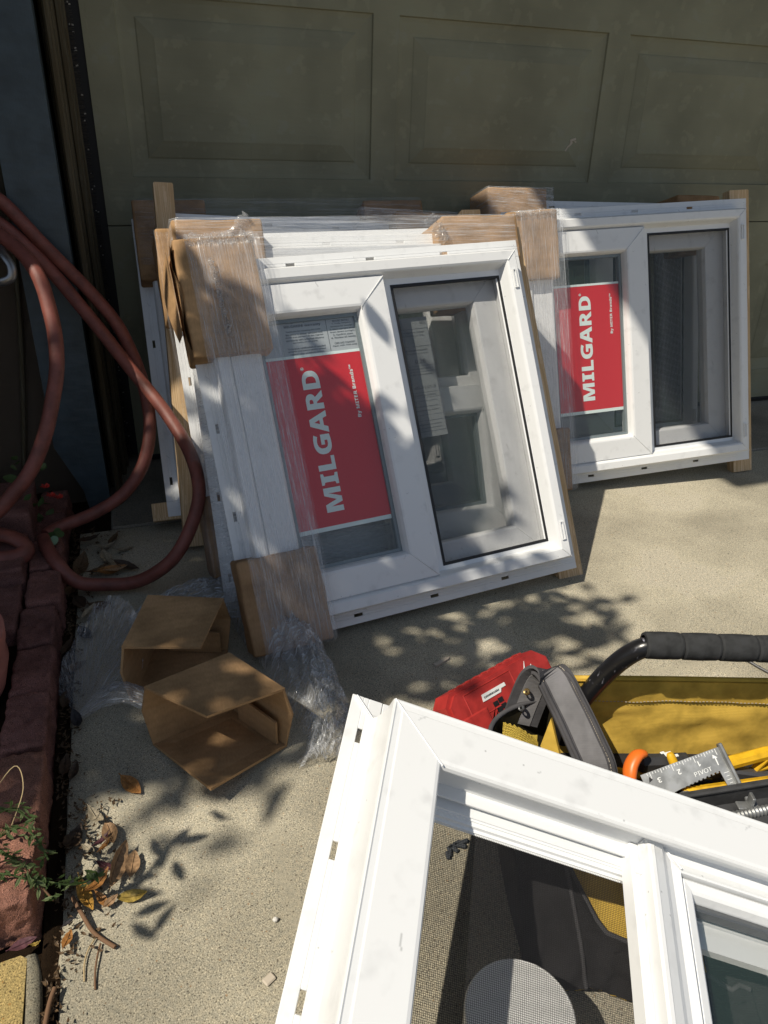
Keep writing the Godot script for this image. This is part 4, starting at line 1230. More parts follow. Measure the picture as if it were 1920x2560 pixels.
# ---------------------------------------------------------------- tool bag
func bag() -> void:
	var A := Vector3(0.9465, 0, 0.3227); var D := Vector3(-0.3227, 0, 0.9465)       # along the bag, and towards the driveway
	var O := Vector3(0.430, 0, 1.100)
	var T := xf(A, Vector3.UP, D, O)
	var w := thing("tool_bag", "open yellow canvas tool bag with black trim and foam grip handle", "tool bag", T)
	var L := 0.60; var Wd := 0.352
	var ns := FastNoiseLite.new(); ns.seed = 3; ns.frequency = 7.0
	# far panel with its hem: leaning outwards a little, wrinkled
	var b := MB.new()
	var far := func(u: float, v: float) -> Vector3:
		var k := ns.get_noise_2d(u * 0.55, v * 0.25) * 0.007 * sin(v * PI)
		return Vector3(0.066 + (L - 0.066) * u, 0.004 + 0.125 * v, 0.046 - 0.006 * v + k - 0.004 * sin(u * PI))
	b.sheet(50, 14, far)
	b.sheet(50, 3, func(u: float, v: float): return far.call(u, 1.0) + Vector3(0, 0.002 - 0.004 * v, -0.006 + 0.012 * (1.0 - v)))
	b.sheet(50, 14, func(u: float, v: float): return far.call(1.0 - u, v) + Vector3(0, 0, -0.006))
	part("far_panel", b, M.canvas, w)
	b = MB.new()
	b.sheet(50, 4, func(u: float, v: float): return far.call(u, 0.74 + 0.26 * v) + Vector3(0, 0, 0.0030 + 0.0020 * sin(v * PI)))
	part("hem", b, M.canvas, w)
	b = MB.new()
	b.tube([far.call(0.0, 1.0) + Vector3(0, 0.002, 0), far.call(0.25, 1.0) + Vector3(0, 0.002, 0), far.call(0.5, 1.0) + Vector3(0, 0.002, 0), far.call(0.75, 1.0) + Vector3(0, 0.002, 0), far.call(1.0, 1.0) + Vector3(0, 0.002, 0)], 0.0036, 8)
	part("hem_piping", b, M.canvas, w)
	# floor, near panel and ends in black canvas
	b = MB.new()
	b.box(Vector3(L * 0.5, 0.004, Wd * 0.5), Vector3(L, 0.008, Wd), 0.002)
	part("base", b, M.black_canvas, w)
	b = MB.new()
	var near := func(u: float, v: float) -> Vector3:
		return Vector3(-0.030 + (L + 0.030) * u, 0.004 + lerpf(0.090, 0.042, smoothstep(0.16, 0.32, u)) * v - 0.006 * v * sin(u * PI), Wd + 0.05 * smoothstep(0.10, 0.40, u) - 0.150 * v + 0.018 * sin(v * PI) + ns.get_noise_2d(u * 2.6, v + 3.0) * 0.010)
	b.sheet(60, 14, near)
	b.sheet(60, 14, func(u: float, v: float): return near.call(1.0 - u, v) + Vector3(0, -0.004, -0.004))
	part("near_panel", b, M.black_canvas, w)
	b = MB.new()
	b.sheet(24, 14, func(u: float, v: float): return near.call(0.04 + 0.24 * u, v) + Vector3(0, 0.003, 0.002))
	part("side_band", b, M.canvas, w)
	b = MB.new()
	var patch := func(u: float, v: float) -> Vector3:      # black reinforced corner stitched over the yellow side
		var top := lerpf(1.0, 0.36, smoothstep(0.10, 0.42, u))
		var p: Vector3 = near.call(u * 0.34, v * top)
		return p + Vector3(-0.002, 0.007 + 0.010 * sin(v * PI) * sin(u * PI), 0.004)
	b.sheet(40, 14, patch)
	part("corner_patch", b, M.black_canvas, w)
	b = MB.new()
	var seam := []
	for i in 24: seam.append(patch.call(i / 23.0, 1.0))
	b.tube(seam, 0.0026, 6)
	var seam2 := []
	for i in 14: seam2.append(patch.call(0.28 - 0.05 * i / 13.0, i / 13.0) + Vector3(0, 0.001, 0.001))
	b.tube(seam2, 0.0022, 6)
	part("patch_binding", b, M.webbing, w)
	b = MB.new()
	var endp := func(u: float, v: float) -> Vector3:
		return Vector3(-0.026 - 0.022 * sin(u * PI) * (0.4 + 0.6 * v), 0.004 + (0.088 - 0.03 * u) * v - 0.016 * v * sin(u * PI), 0.05 + (Wd - 0.06 - 0.08 * v) * u + ns.get_noise_2d(u * 2.0, v) * 0.005)
	b.sheet(20, 10, endp)
	b.sheet(20, 10, func(u: float, v: float): return endp.call(1.0 - u, v) + Vector3(0.004, 0, 0))
	part("end_panel", b, M.black_canvas, w)
	b = MB.new()
	b.sheet(20, 10, func(u: float, v: float): return Vector3(L + 0.010 * sin(u * PI), 0.004 + 0.092 * v - 0.016 * v * sin(u * PI), Wd + 0.05 - (Wd + 0.01) * u - 0.15 * v * (1.0 - u)))
	part("end_panel", b, M.black_canvas, w)
	# the deep olive pocket on the far end, its rim stiff
	b = MB.new()
	var pock := func(u: float, v: float) -> Vector3:
		var a := PI * (0.02 + 0.96 * u)
		return Vector3(0.066 - 0.104 * sin(a) * (0.86 + 0.14 * v), 0.008 + (0.058 + 0.030 * (1.0 - u)) * v, 0.092 - 0.056 * cos(a))
	b.sheet(26, 8, pock)
	b.sheet(26, 8, func(u: float, v: float): return pock.call(1.0 - u, v) * Vector3(0.96, 1, 1) + Vector3(0.003, 0, 0))
	var pk := part("end_pocket", b, M.pocket, w)
	b = MB.new()
	var rim := []
	for i in 27: rim.append(pock.call(i / 26.0, 1.0))
	b.tube(rim, 0.0032, 7)
	part("pocket_rim", b, M.webbing, pk)
	# folded corner of the canvas inside the end
	b = MB.new()
	b.prism(PackedVector2Array([Vector2(0.0, 0.0), Vector2(0.055, 0.0), Vector2(0.016, 0.088)]), 0.0, 0.004, Transform3D(Basis(Vector3(0.80, 0, 0.6), Vector3(0.06, 0.97, -0.22), Vector3(-0.6, 0.1, 0.8)), Vector3(0.022, 0.012, 0.085)))
	part("corner_gusset", b, M.canvas, w)
	# padded strap with a grey fastening band
	var sp := curve([Vector3(0.008, 0.060, 0.046), Vector3(0.016, 0.092, 0.040), Vector3(0.026, 0.122, 0.034), Vector3(0.037, 0.134, 0.036), Vector3(0.045, 0.132, 0.045), Vector3(0.054, 0.120, 0.062), Vector3(0.066, 0.103, 0.084), Vector3(0.077, 0.085, 0.104), Vector3(0.089, 0.063, 0.121), Vector3(0.095, 0.035, 0.130)], 5)
	var band := func(half: float, th: float) -> MB:
		var mb := MB.new()
		var n := sp.size()
		for i in n - 1:
			var ra := []
			for j in [i, i + 1]:
				var t: Vector3 = (sp[mini(j + 1, n - 1)] - sp[maxi(j - 1, 0)]).normalized()
				var side := Vector3(1.0, 0.02, -0.03)
				side = (side - t * side.dot(t)).normalized()
				var nr := side.cross(t).normalized()
				if nr.y < 0 and j > 12: nr = nr
				ra.append([sp[j] - side * half - nr * th, sp[j] + side * half - nr * th, sp[j] + side * half + nr * th, sp[j] - side * half + nr * th])
			for k in 4:
				mb.quad(ra[0][k], ra[0][(k + 1) % 4], ra[1][(k + 1) % 4], ra[1][k])
		return mb
	part("strap", band.call(0.0240, 0.0026), M.webbing, w)
	part("strap_band", band.call(0.0132, 0.0036), M.velcro, w)
	var cord := MB.new()
	for s in [-0.0200, 0.0200]:
		var pth := []
		for i in range(15, sp.size()):
			pth.append(sp[i] + Vector3(1.0, 0.02, -0.03).normalized() * s + Vector3(0, 0.0026, 0.001))
		cord.tube(pth, 0.0030, 6)
	part("strap_edging", cord, M.webbing, w)
	var stitch := MB.new()
	for s in [-0.0165, 0.0165]:
		for i in range(16, sp.size() - 1):
			var t: Vector3 = (sp[i + 1] - sp[i]).normalized()
			var side := (Vector3(1.0, 0.02, -0.03) - t * t.dot(Vector3(1.0, 0.02, -0.03))).normalized()
			var nr := side.cross(t).normalized()
			if nr.z < 0: nr = -nr
			for e in [0.25, 0.75]:
				stitch.box(Vector3.ZERO, Vector3(0.0007, 0.0022, 0.0006), 0.0, Transform3D(Basis(side, t, nr), sp[i].lerp(sp[i + 1], e) + side * s + nr * 0.0031))
	for i in 110:
		var u: float = (i + 0.5) / 110.0
		stitch.box(far.call(u, 0.755) + Vector3(0, 0, 0.0044), Vector3(0.0026, 0.0006, 0.0006))
	var sti := part("stitching", stitch, M.pale_chip, w)
	sti.set_meta("kind", "stuff")
	b = MB.new()
	for q in [Vector3(0.012, 0.112, 0.046), Vector3(0.007, 0.090, 0.052)]:
		b.lathe([Vector2(0.0016, 0.0024), Vector2(0.0034, 0.0032), Vector2(0.0044, 0.0018), Vector2(0.0046, 0.0)], 16, q, Basis(Vector3(0.5, 0, 0.86), Vector3(-0.3, 0.35, 0.88).normalized(), Vector3(0.8, 0.2, -0.3).normalized()).orthonormalized())
		part("eyelet", b, M.brass if q.y > 0.1 else M.steel_dark, w)
		b = MB.new()
	# handle: bent black tube with a segmented foam grip
	b = MB.new()
	var H0 := Vector3(0.143, 0.202, 0.066)
	b.tube(curve([Vector3(0.066, 0.035, 0.049), Vector3(0.070, 0.063, 0.049), Vector3(0.077, 0.092, 0.051), Vector3(0.087, 0.115, 0.052), Vector3(0.101, 0.147, 0.055), Vector3(0.118, 0.181, 0.062), Vector3(0.138, 0.202, 0.067), Vector3(0.165, 0.204, 0.066)], 5), 0.0122, 16)
	part("handle_tube", b, M.black_tube, w)
	b = MB.new()
	b.tube(curve([Vector3(0.485, 0.203, 0.066), Vector3(0.505, 0.199, 0.066), Vector3(0.535, 0.180, 0.066), Vector3(0.560, 0.140, 0.066), Vector3(0.575, 0.085, 0.066), Vector3(0.580, 0.030, 0.066)], 5), 0.0122, 16)
	part("handle_tube", b, M.black_tube, w)
	for i in 8:
		b = MB.new()
		var x0 := H0.x - 0.006 + i * 0.0445
		b.lathe([Vector2(0.0120, 0.0), Vector2(0.0150, 0.0004), Vector2(0.0161, 0.0030), Vector2(0.0166, 0.0220), Vector2(0.0161, 0.0415), Vector2(0.0150, 0.0441), Vector2(0.0120, 0.0445)], 28, Vector3(x0, H0.y + 0.003 - i * 0.0004, H0.z), Basis(Vector3(0, 1, 0), Vector3(1, 0, 0), Vector3(0, 0, -1)))
		part("foam_segment", b, M.foam, w)
	# red case behind the bag
	var cu := Vector3(0.945, 0.02, -0.327).normalized(); var cv := Vector3(0.10, 0.55, -0.62).normalized()
	cv = (cv - cu * cu.dot(cv)).normalized()
	var c := thing("tool_case", "red plastic tool case with white print lying against the tool bag", "tool case", xf(cu, cv, cu.cross(cv), Vector3(0.4240, 0.038, 1.093)))
	b = MB.new()
	b.prism(PackedVector2Array([Vector2(-0.082, -0.040), Vector2(-0.070, -0.056), Vector2(0.10, -0.056), Vector2(0.115, -0.04), Vector2(0.115, 0.030), Vector2(0.095, 0.048), Vector2(0.080, 0.050), Vector2(-0.066, 0.050), Vector2(-0.080, 0.036)]), -0.035, 0.0)
	b.prism(PackedVector2Array([Vector2(-0.077, -0.038), Vector2(-0.066, -0.051), Vector2(0.095, -0.051), Vector2(0.110, -0.037), Vector2(0.110, 0.027), Vector2(0.092, 0.043), Vector2(0.076, 0.045), Vector2(-0.062, 0.045), Vector2(-0.075, 0.033)]), 0.0, 0.0045)
	for i in 9:
		b.box(Vector3(-0.050 + i * 0.0155, 0.0502, -0.010), Vector3(0.008, 0.004, 0.018), 0.001)
	part("shell", b, M.red_plastic, c)
	b = MB.new()
	b.ring(-0.066, -0.042, -0.022, 0.012, [Vector2(0, 0.0045), Vector2(0.002, 0.0062), Vector2(0.006, 0.0066)])
	b.quad(Vector3(-0.060, -0.036, 0.0066), Vector3(-0.028, -0.036, 0.0066), Vector3(-0.028, 0.006, 0.0066), Vector3(-0.060, 0.006, 0.0066))
	b.ring(-0.050, 0.002, 0.040, 0.040, [Vector2(0, 0.0045), Vector2(0.0010, 0.0054), Vector2(0.0020, 0.0045)])
	b.box(Vector3(0.010, -0.046, 0.0055), Vector3(0.060, 0.006, 0.004), 0.001)
	part("raised_boss", b, M.red_plastic, c)
	b = MB.new()
	b.box(Vector3(0.015, -0.052, -0.008), Vector3(0.022, 0.010, 0.010), 0.001)
	part("latch_recess", b, M.red_dark, c)
	b = MB.new()
	b.prism(PackedVector2Array([Vector2(-0.024, 0.019), Vector2(0.010, 0.019), Vector2(0.013, 0.0235), Vector2(0.022, 0.0235), Vector2(0.022, 0.0285), Vector2(-0.022, 0.0285)]), 0.0046, 0.0054)
	b.prism(PackedVector2Array([Vector2(0.036, -0.004), Vector2(0.060, 0.018), Vector2(0.058, 0.022), Vector2(0.070, 0.040), Vector2(0.064, 0.026), Vector2(0.066, 0.021), Vector2(0.044, -0.002)]), 0.0046, 0.0054)
	var wp := part("white_print", b, M.white_paper, c)
	b = MB.new()
	for q in [Vector2(-0.006, 0.009), Vector2(0.004, 0.0105), Vector2(-0.004, 0.000), Vector2(0.005, 0.0015)]:
		b.box(Vector3(q.x, q.y, 0.0050), Vector3(0.0085, 0.0062, 0.0010))
	part("bit_icons", b, M.gasket, wp)
	lettering("case_lettering", "PERFORMANCE", "Droid Sans", Transform3D(Basis(Vector3.BACK, PI), Vector3(-0.006, 0.0235, 0.0056)), 0.028, 0.0026, M.gasket, wp)
	lettering("case_lettering", "Milwaukee", "Droid Serif", Transform3D(Basis(Vector3(-0.76, -0.64, 0), Vector3(0.40, -0.92, 0), Vector3.BACK), Vector3(0.0600, 0.0090, 0.0050)), 0.056, 0.0115, M.white_paper, wp)
	# yellow cloth glove in the pocket
	b = MB.new()
	b.sheet(16, 16, func(u: float, v: float): return Vector3(-0.020 + 0.045 * u - 0.010 * v, 0.064 + 0.022 * (1.0 - v) * (1.0 - u) + 0.0016 * sin((u + v) * 44.0) + 0.006 * sin(u * PI), 0.074 + 0.060 * v + 0.010 * u))
	b.sheet(16, 16, func(u: float, v: float): return Vector3(-0.020 + 0.045 * (1.0 - u) - 0.010 * v, 0.050 + 0.018 * (1.0 - v), 0.076 + 0.060 * v))
	var gl := part("work_glove", b, M.glove)
	gl.transform = T
	tag(gl, "yellow knitted work glove stuffed in the tool bag's end pocket", "glove")
	# tools inside
	var sq := thing("speed_square", "grey metal speed square with inch marks, lying on the tools in the bag", "speed square", Transform3D.IDENTITY)
	var s0 := Vector3(0.543, 0.037, 1.252); var s1 := Vector3(0.630, 0.068, 1.266)      # scale edge: from the 3-inch end to the pivot
	var su := (s1 - s0).normalized(); var sn := Vector3(-0.15, 0.80, 0.58).normalized()
	sn = (sn - su * su.dot(sn)).normalized()
	var sv := sn.cross(su)
	sq.transform = xf(su, sv, sn, s0)
	b = MB.new()
	b.prism(PackedVector2Array([Vector2(-0.004, 0.0), Vector2(0.100, 0.0), Vector2(0.100, -0.060), Vector2(0.090, -0.060), Vector2(0.088, -0.026), Vector2(0.080, -0.026), Vector2(0.036, -0.030), Vector2(0.020, -0.032), Vector2(-0.004, -0.028)]), -0.0022, 0.0)
	for i in 9:
		b.box(Vector3(0.040 + i * 0.0056, -0.0285 + 0.0003 * i, -0.0010), Vector3(0.0036, 0.0040, 0.0022), 0.0006)
	part("blade", b, M.steel, sq)
	b = MB.new()
	b.box(Vector3(0.1015, -0.036, 0.0015), Vector3(0.0050, 0.080, 0.011), 0.0012)
	part("fence", b, M.steel, sq)
	b = MB.new()
	for i in 26:
		var tl := 0.0075 if i % 8 == 0 else 0.0050 if i % 4 == 0 else 0.0030
		b.box(Vector3(0.094 - i * 0.0036, -tl * 0.5 - 0.0006, 0.0003), Vector3(0.0007, tl, 0.0005))
	for i in 7:
		b.box(Vector3(0.0945, -0.030 - i * 0.0042, 0.0003), Vector3(0.0040 if i % 2 else 0.006, 0.0006, 0.0005))
	b.prism(PackedVector2Array([Vector2(0.0885, -0.006), Vector2(0.0930, -0.0110), Vector2(0.0908, -0.0108), Vector2(0.0904, -0.0195), Vector2(0.0892, -0.0195), Vector2(0.0892, -0.0106), Vector2(0.0868, -0.0104)]), 0.0001, 0.0006)
	var mk := part("scale_marks", b, M.white_paper, sq)
	var flip := Basis(Vector3(-1, 0, 0), Vector3(0, -1, 0), Vector3.BACK)
	lettering("scale_figure", "1", "Droid Sans", Transform3D(flip, Vector3(0.0690, -0.0105, 0.0003)), 0.0030, 0.0062, M.white_paper, mk)
	lettering("scale_figure", "2", "Droid Sans", Transform3D(flip, Vector3(0.0420, -0.0115, 0.0003)), 0.0044, 0.0062, M.white_paper, mk)
	lettering("scale_figure", "3", "Droid Sans", Transform3D(flip, Vector3(0.0155, -0.0125, 0.0003)), 0.0044, 0.0062, M.white_paper, mk)
	lettering("pivot_word", "PIVOT", "Droid Sans", Transform3D(Basis.IDENTITY, Vector3(0.0690, -0.0205, 0.0003)), 0.0225, 0.0050, M.white_paper, mk, 400)
	b = MB.new()
	b.prism(PackedVector2Array([Vector2(0.0025, -0.0115), Vector2(0.0080, -0.0095), Vector2(0.0050, -0.0050)]), 0.0001, 0.0005)
	part("pivot_notch", b, M.hole, mk)
	var pl := thing("pliers", "pliers with orange plastic grips among the bag's tools", "pliers", Transform3D.IDENTITY)
	b = MB.new()
	b.tube(curve([Vector3(0.524, 0.014, 1.258), Vector3(0.523, 0.034, 1.252), Vector3(0.529, 0.047, 1.243), Vector3(0.541, 0.055, 1.237), Vector3(0.554, 0.053, 1.236)], 6), [0.0085, 0.0090, 0.0094, 0.0097, 0.0100, 0.0103, 0.0105, 0.0106, 0.0107, 0.0108, 0.0108, 0.0108, 0.0108, 0.0107, 0.0106, 0.0105, 0.0103, 0.0101, 0.0098, 0.0095, 0.0090, 0.0084, 0.0076, 0.0064, 0.0042], 12, 0.7)
	part("grip", b, M.orange, pl)
	b = MB.new()
	b.tube(curve([Vector3(0.520, 0.020, 1.298), Vector3(0.505, 0.012, 1.305), Vector3(0.485, 0.012, 1.305)], 5), 0.006, 8)
	part("jaw", b, M.steel_dark, pl)
	var kn := thing("utility_knife", "yellow handled knife with a scratched grey end standing behind the speed square", "knife", Transform3D.IDENTITY)
	b = MB.new()
	b.box(Vector3.ZERO, Vector3(0.090, 0.014, 0.016), 0.004, xf(Vector3(0.985, 0.12, 0.10).normalized(), Vector3(-0.12, 0.99, 0), Vector3(-0.1, 0, 0.99), Vector3(0.662, 0.049, 1.279)).orthonormalized())
	b.ring(-0.013, -0.012, 0.013, 0.012, [Vector2(0, -0.004), Vector2(0, 0.004), Vector2(0.0035, 0.004), Vector2(0.0035, -0.004)])
	part("knife_handle", b, M.yellow, kn)
	kn.get_child(0).mesh = _yellow_handle()
	b = MB.new()
	b.box(Vector3.ZERO, Vector3(0.085, 0.018, 0.014), 0.003, xf(Vector3(0.93, -0.15, 0.3).normalized(), Vector3(0.16, 0.97, 0).normalized(), Vector3(-0.3, 0, 0.95).normalized(), Vector3(0.664, 0.030, 1.282)).orthonormalized())
	part("knife_body", b, M.steel_dark, kn)
	var lv := thing("folding_rule", "yellow folding rule lying under the speed square's fence", "rule", Transform3D.IDENTITY)
	b = MB.new()
	b.box(Vector3.ZERO, Vector3(0.150, 0.018, 0.012), 0.002, xf(Vector3(0.91, 0.22, 0.31).normalized(), Vector3(-0.10, 0.80, -0.55).normalized(), Vector3(-0.2, 0.50, 0.82).normalized(), Vector3(0.655, 0.033, 1.305)).orthonormalized())
	part("rule_blade", b, M.yellow, lv)
	b = MB.new()
	b.lathe([Vector2(0.0, 0.006), Vector2(0.0085, 0.006), Vector2(0.0100, 0.004), Vector2(0.0100, 0.0)], 20, Vector3(0.584, 0.018, 1.288), Basis(Vector3(1, 0, 0), Vector3(-0.2, 0.75, 0.62).normalized(), Vector3(0, -0.6, 0.8)).orthonormalized())
	part("end_cap", b, M.steel, lv)
	var hm := thing("pry_bar", "dark grey paint splattered tool head behind the orange grips", "pry bar", Transform3D.IDENTITY)
	b = MB.new()
	b.box(Vector3.ZERO, Vector3(0.075, 0.026, 0.020), 0.007, xf(Vector3(0.98, -0.05, 0.2).normalized(), Vector3(0.05, 0.99, 0).normalized(), Vector3(-0.2, 0, 0.98).normalized(), Vector3(0.586, 0.028, 1.236)).orthonormalized())
	part("head", b, M.bin, hm)
	b = MB.new()
	for q in [[0.592, 0.0432, 1.236, 0.011], [0.600, 0.0428, 1.241, 0.007], [0.586, 0.0432, 1.232, 0.006], [0.595, 0.0432, 1.244, 0.005]]:
		b.box(Vector3(q[0], q[1] - 0.0022, q[2]), Vector3(q[3], 0.002, q[3] * 0.6), 0.0006)
	part("paint_splash", b, M.white_paper, hm)
	var yb := thing("chisel", "chisel with slim yellow handle lying in the bag's shaded bottom", "chisel", Transform3D.IDENTITY)
	b = MB.new()
	b.tube([Vector3(0.490, 0.024, 1.210), Vector3(0.509, 0.022, 1.217), Vector3(0.544, 0.017, 1.233), Vector3(0.60, 0.013, 1.253)], 0.0055, 10)
	part("chisel_handle", b, M.yellow, yb)
	b = MB.new()
	b.tube([Vector3(0.60, 0.013, 1.253), Vector3(0.64, 0.012, 1.270)], 0.004, 8)
	part("chisel_blade", b, M.steel_dark, yb)
	var dr := thing("screwdriver", "screwdriver with rounded yellow handle end peeping above the square", "screwdriver", Transform3D.IDENTITY)
	b = MB.new()
	b.tube(curve([Vector3(0.587, 0.050, 1.242), Vector3(0.590, 0.040, 1.249), Vector3(0.594, 0.030, 1.256), Vector3(0.598, 0.020, 1.262)], 4), [0.0035, 0.0050, 0.0056, 0.0058, 0.0058, 0.0060, 0.0062, 0.0064, 0.0066, 0.0068, 0.0068, 0.0068, 0.0068], 10)
	part("driver_handle", b, M.yellow, dr)
	b = MB.new()
	b.tube([Vector3(0.598, 0.020, 1.262), Vector3(0.606, 0.012, 1.275)], 0.003, 8)
	part("driver_shaft", b, M.steel, dr)
	var bn := thing("parts_tray", "black plastic tray along the bag's near side holding bolts", "tray", T)
	b = MB.new()
	var slope := Transform3D(Basis(Vector3.BACK, 0.26), Vector3(0.190, 0.036, 0.0))
	b.box(Vector3(0.170, 0.0, 0.140), Vector3(0.340, 0.006, 0.008), 0.002, slope)
	b.box(Vector3(0.170, -0.014, 0.140), Vector3(0.340, 0.026, 0.004), 0.001, slope)
	b.box(Vector3(0.170, -0.026, 0.170), Vector3(0.340, 0.004, 0.064), 0.001, slope)
	part("tray_shell", b, M.bin, bn)
	var bt := thing("lag_bolt", "threaded steel bolt lying in the bag's black tray", "bolt", T * Transform3D(Basis(Vector3.UP, 0.1) * Basis(Vector3.BACK, 0.2), Vector3(0.240, 0.030, 0.165)))
	b = MB.new()
	var bolt := []
	for i in 26: bolt.append(Vector2(0.0050 if i % 2 else 0.0062, i * 0.0022))
	b.lathe(bolt, 14, Vector3.ZERO, Basis(Vector3(0, 1, 0), Vector3(1, 0, 0), Vector3(0, 0, -1)))
	part("thread", b, M.steel, bt)
	b = MB.new()
	b.lathe([Vector2(0.0, -0.006), Vector2(0.0095, -0.006), Vector2(0.0095, 0.0), Vector2(0.004, 0.0)], 6, Vector3.ZERO, Basis(Vector3(0, 1, 0), Vector3(1, 0, 0), Vector3(0, 0, -1)), false)
	part("bolt_head", b, M.steel, bt)
	var br := MB.new()
	br.box(Vector3(0.268, 0.036, 0.152), Vector3(0.026, 0.003, 0.012), 0.001)
	br.box(Vector3(0.270, 0.044, 0.152), Vector3(0.004, 0.018, 0.012), 0.001)
	var bo := part("angle_bracket", br, M.steel)
	bo.transform = T
	tag(bo, "small bright metal angle bracket standing in the black tray", "bracket")

func _yellow_handle() -> ArrayMesh:
	var b := MB.new()
	var X := xf(Vector3(0.985, 0.12, 0.10).normalized(), Vector3(-0.12, 0.99, 0).normalized(), Vector3(-0.1, 0, 0.99).normalized(), Vector3(0.662, 0.051, 1.279)).orthonormalized()
	b.box(Vector3.ZERO, Vector3(0.094, 0.014, 0.016), 0.004, X)
	for q in [[Vector3(0.030, -0.012, 0.004), 0.9], [Vector3(0.045, -0.011, 0.004), -1.2], [Vector3(0.036, -0.019, 0.004), 0.0]]:
		b.box(Vector3.ZERO, Vector3(0.022, 0.0045, 0.010), 0.001, X * Transform3D(Basis(Vector3.BACK, q[1]), q[0]))
	return b.done()

# ---------------------------------------------------------------- leaves, weeds, bits
func leaf_mesh(l: float, wd: float, curl: float, fold: float) -> ArrayMesh:
	var b := MB.new()
	b.sheet(4, 8, func(u: float, v: float):
		var s := u * 2.0 - 1.0
		var half := wd * 0.5 * pow(sin(clampf(v, 0.02, 0.99) * PI), 0.75) * (1.15 - 0.35 * v)
		var x: float = (v - 0.5) * l
		return Vector3(x, fold * absf(s) * half + curl * (x * x) / l * 4.0 + 0.0006 * sin(v * 23.0) * s, s * half))
	b.tube([Vector3(-l * 0.62, curl * l * 1.2, 0), Vector3(-l * 0.45, curl * l * 0.8 + 0.0004, 0), Vector3(0, 0.0004, 0), Vector3(l * 0.4, curl * l * 0.6 + 0.0004, 0)], l * 0.012 + 0.0002, 4)
	return b.done()

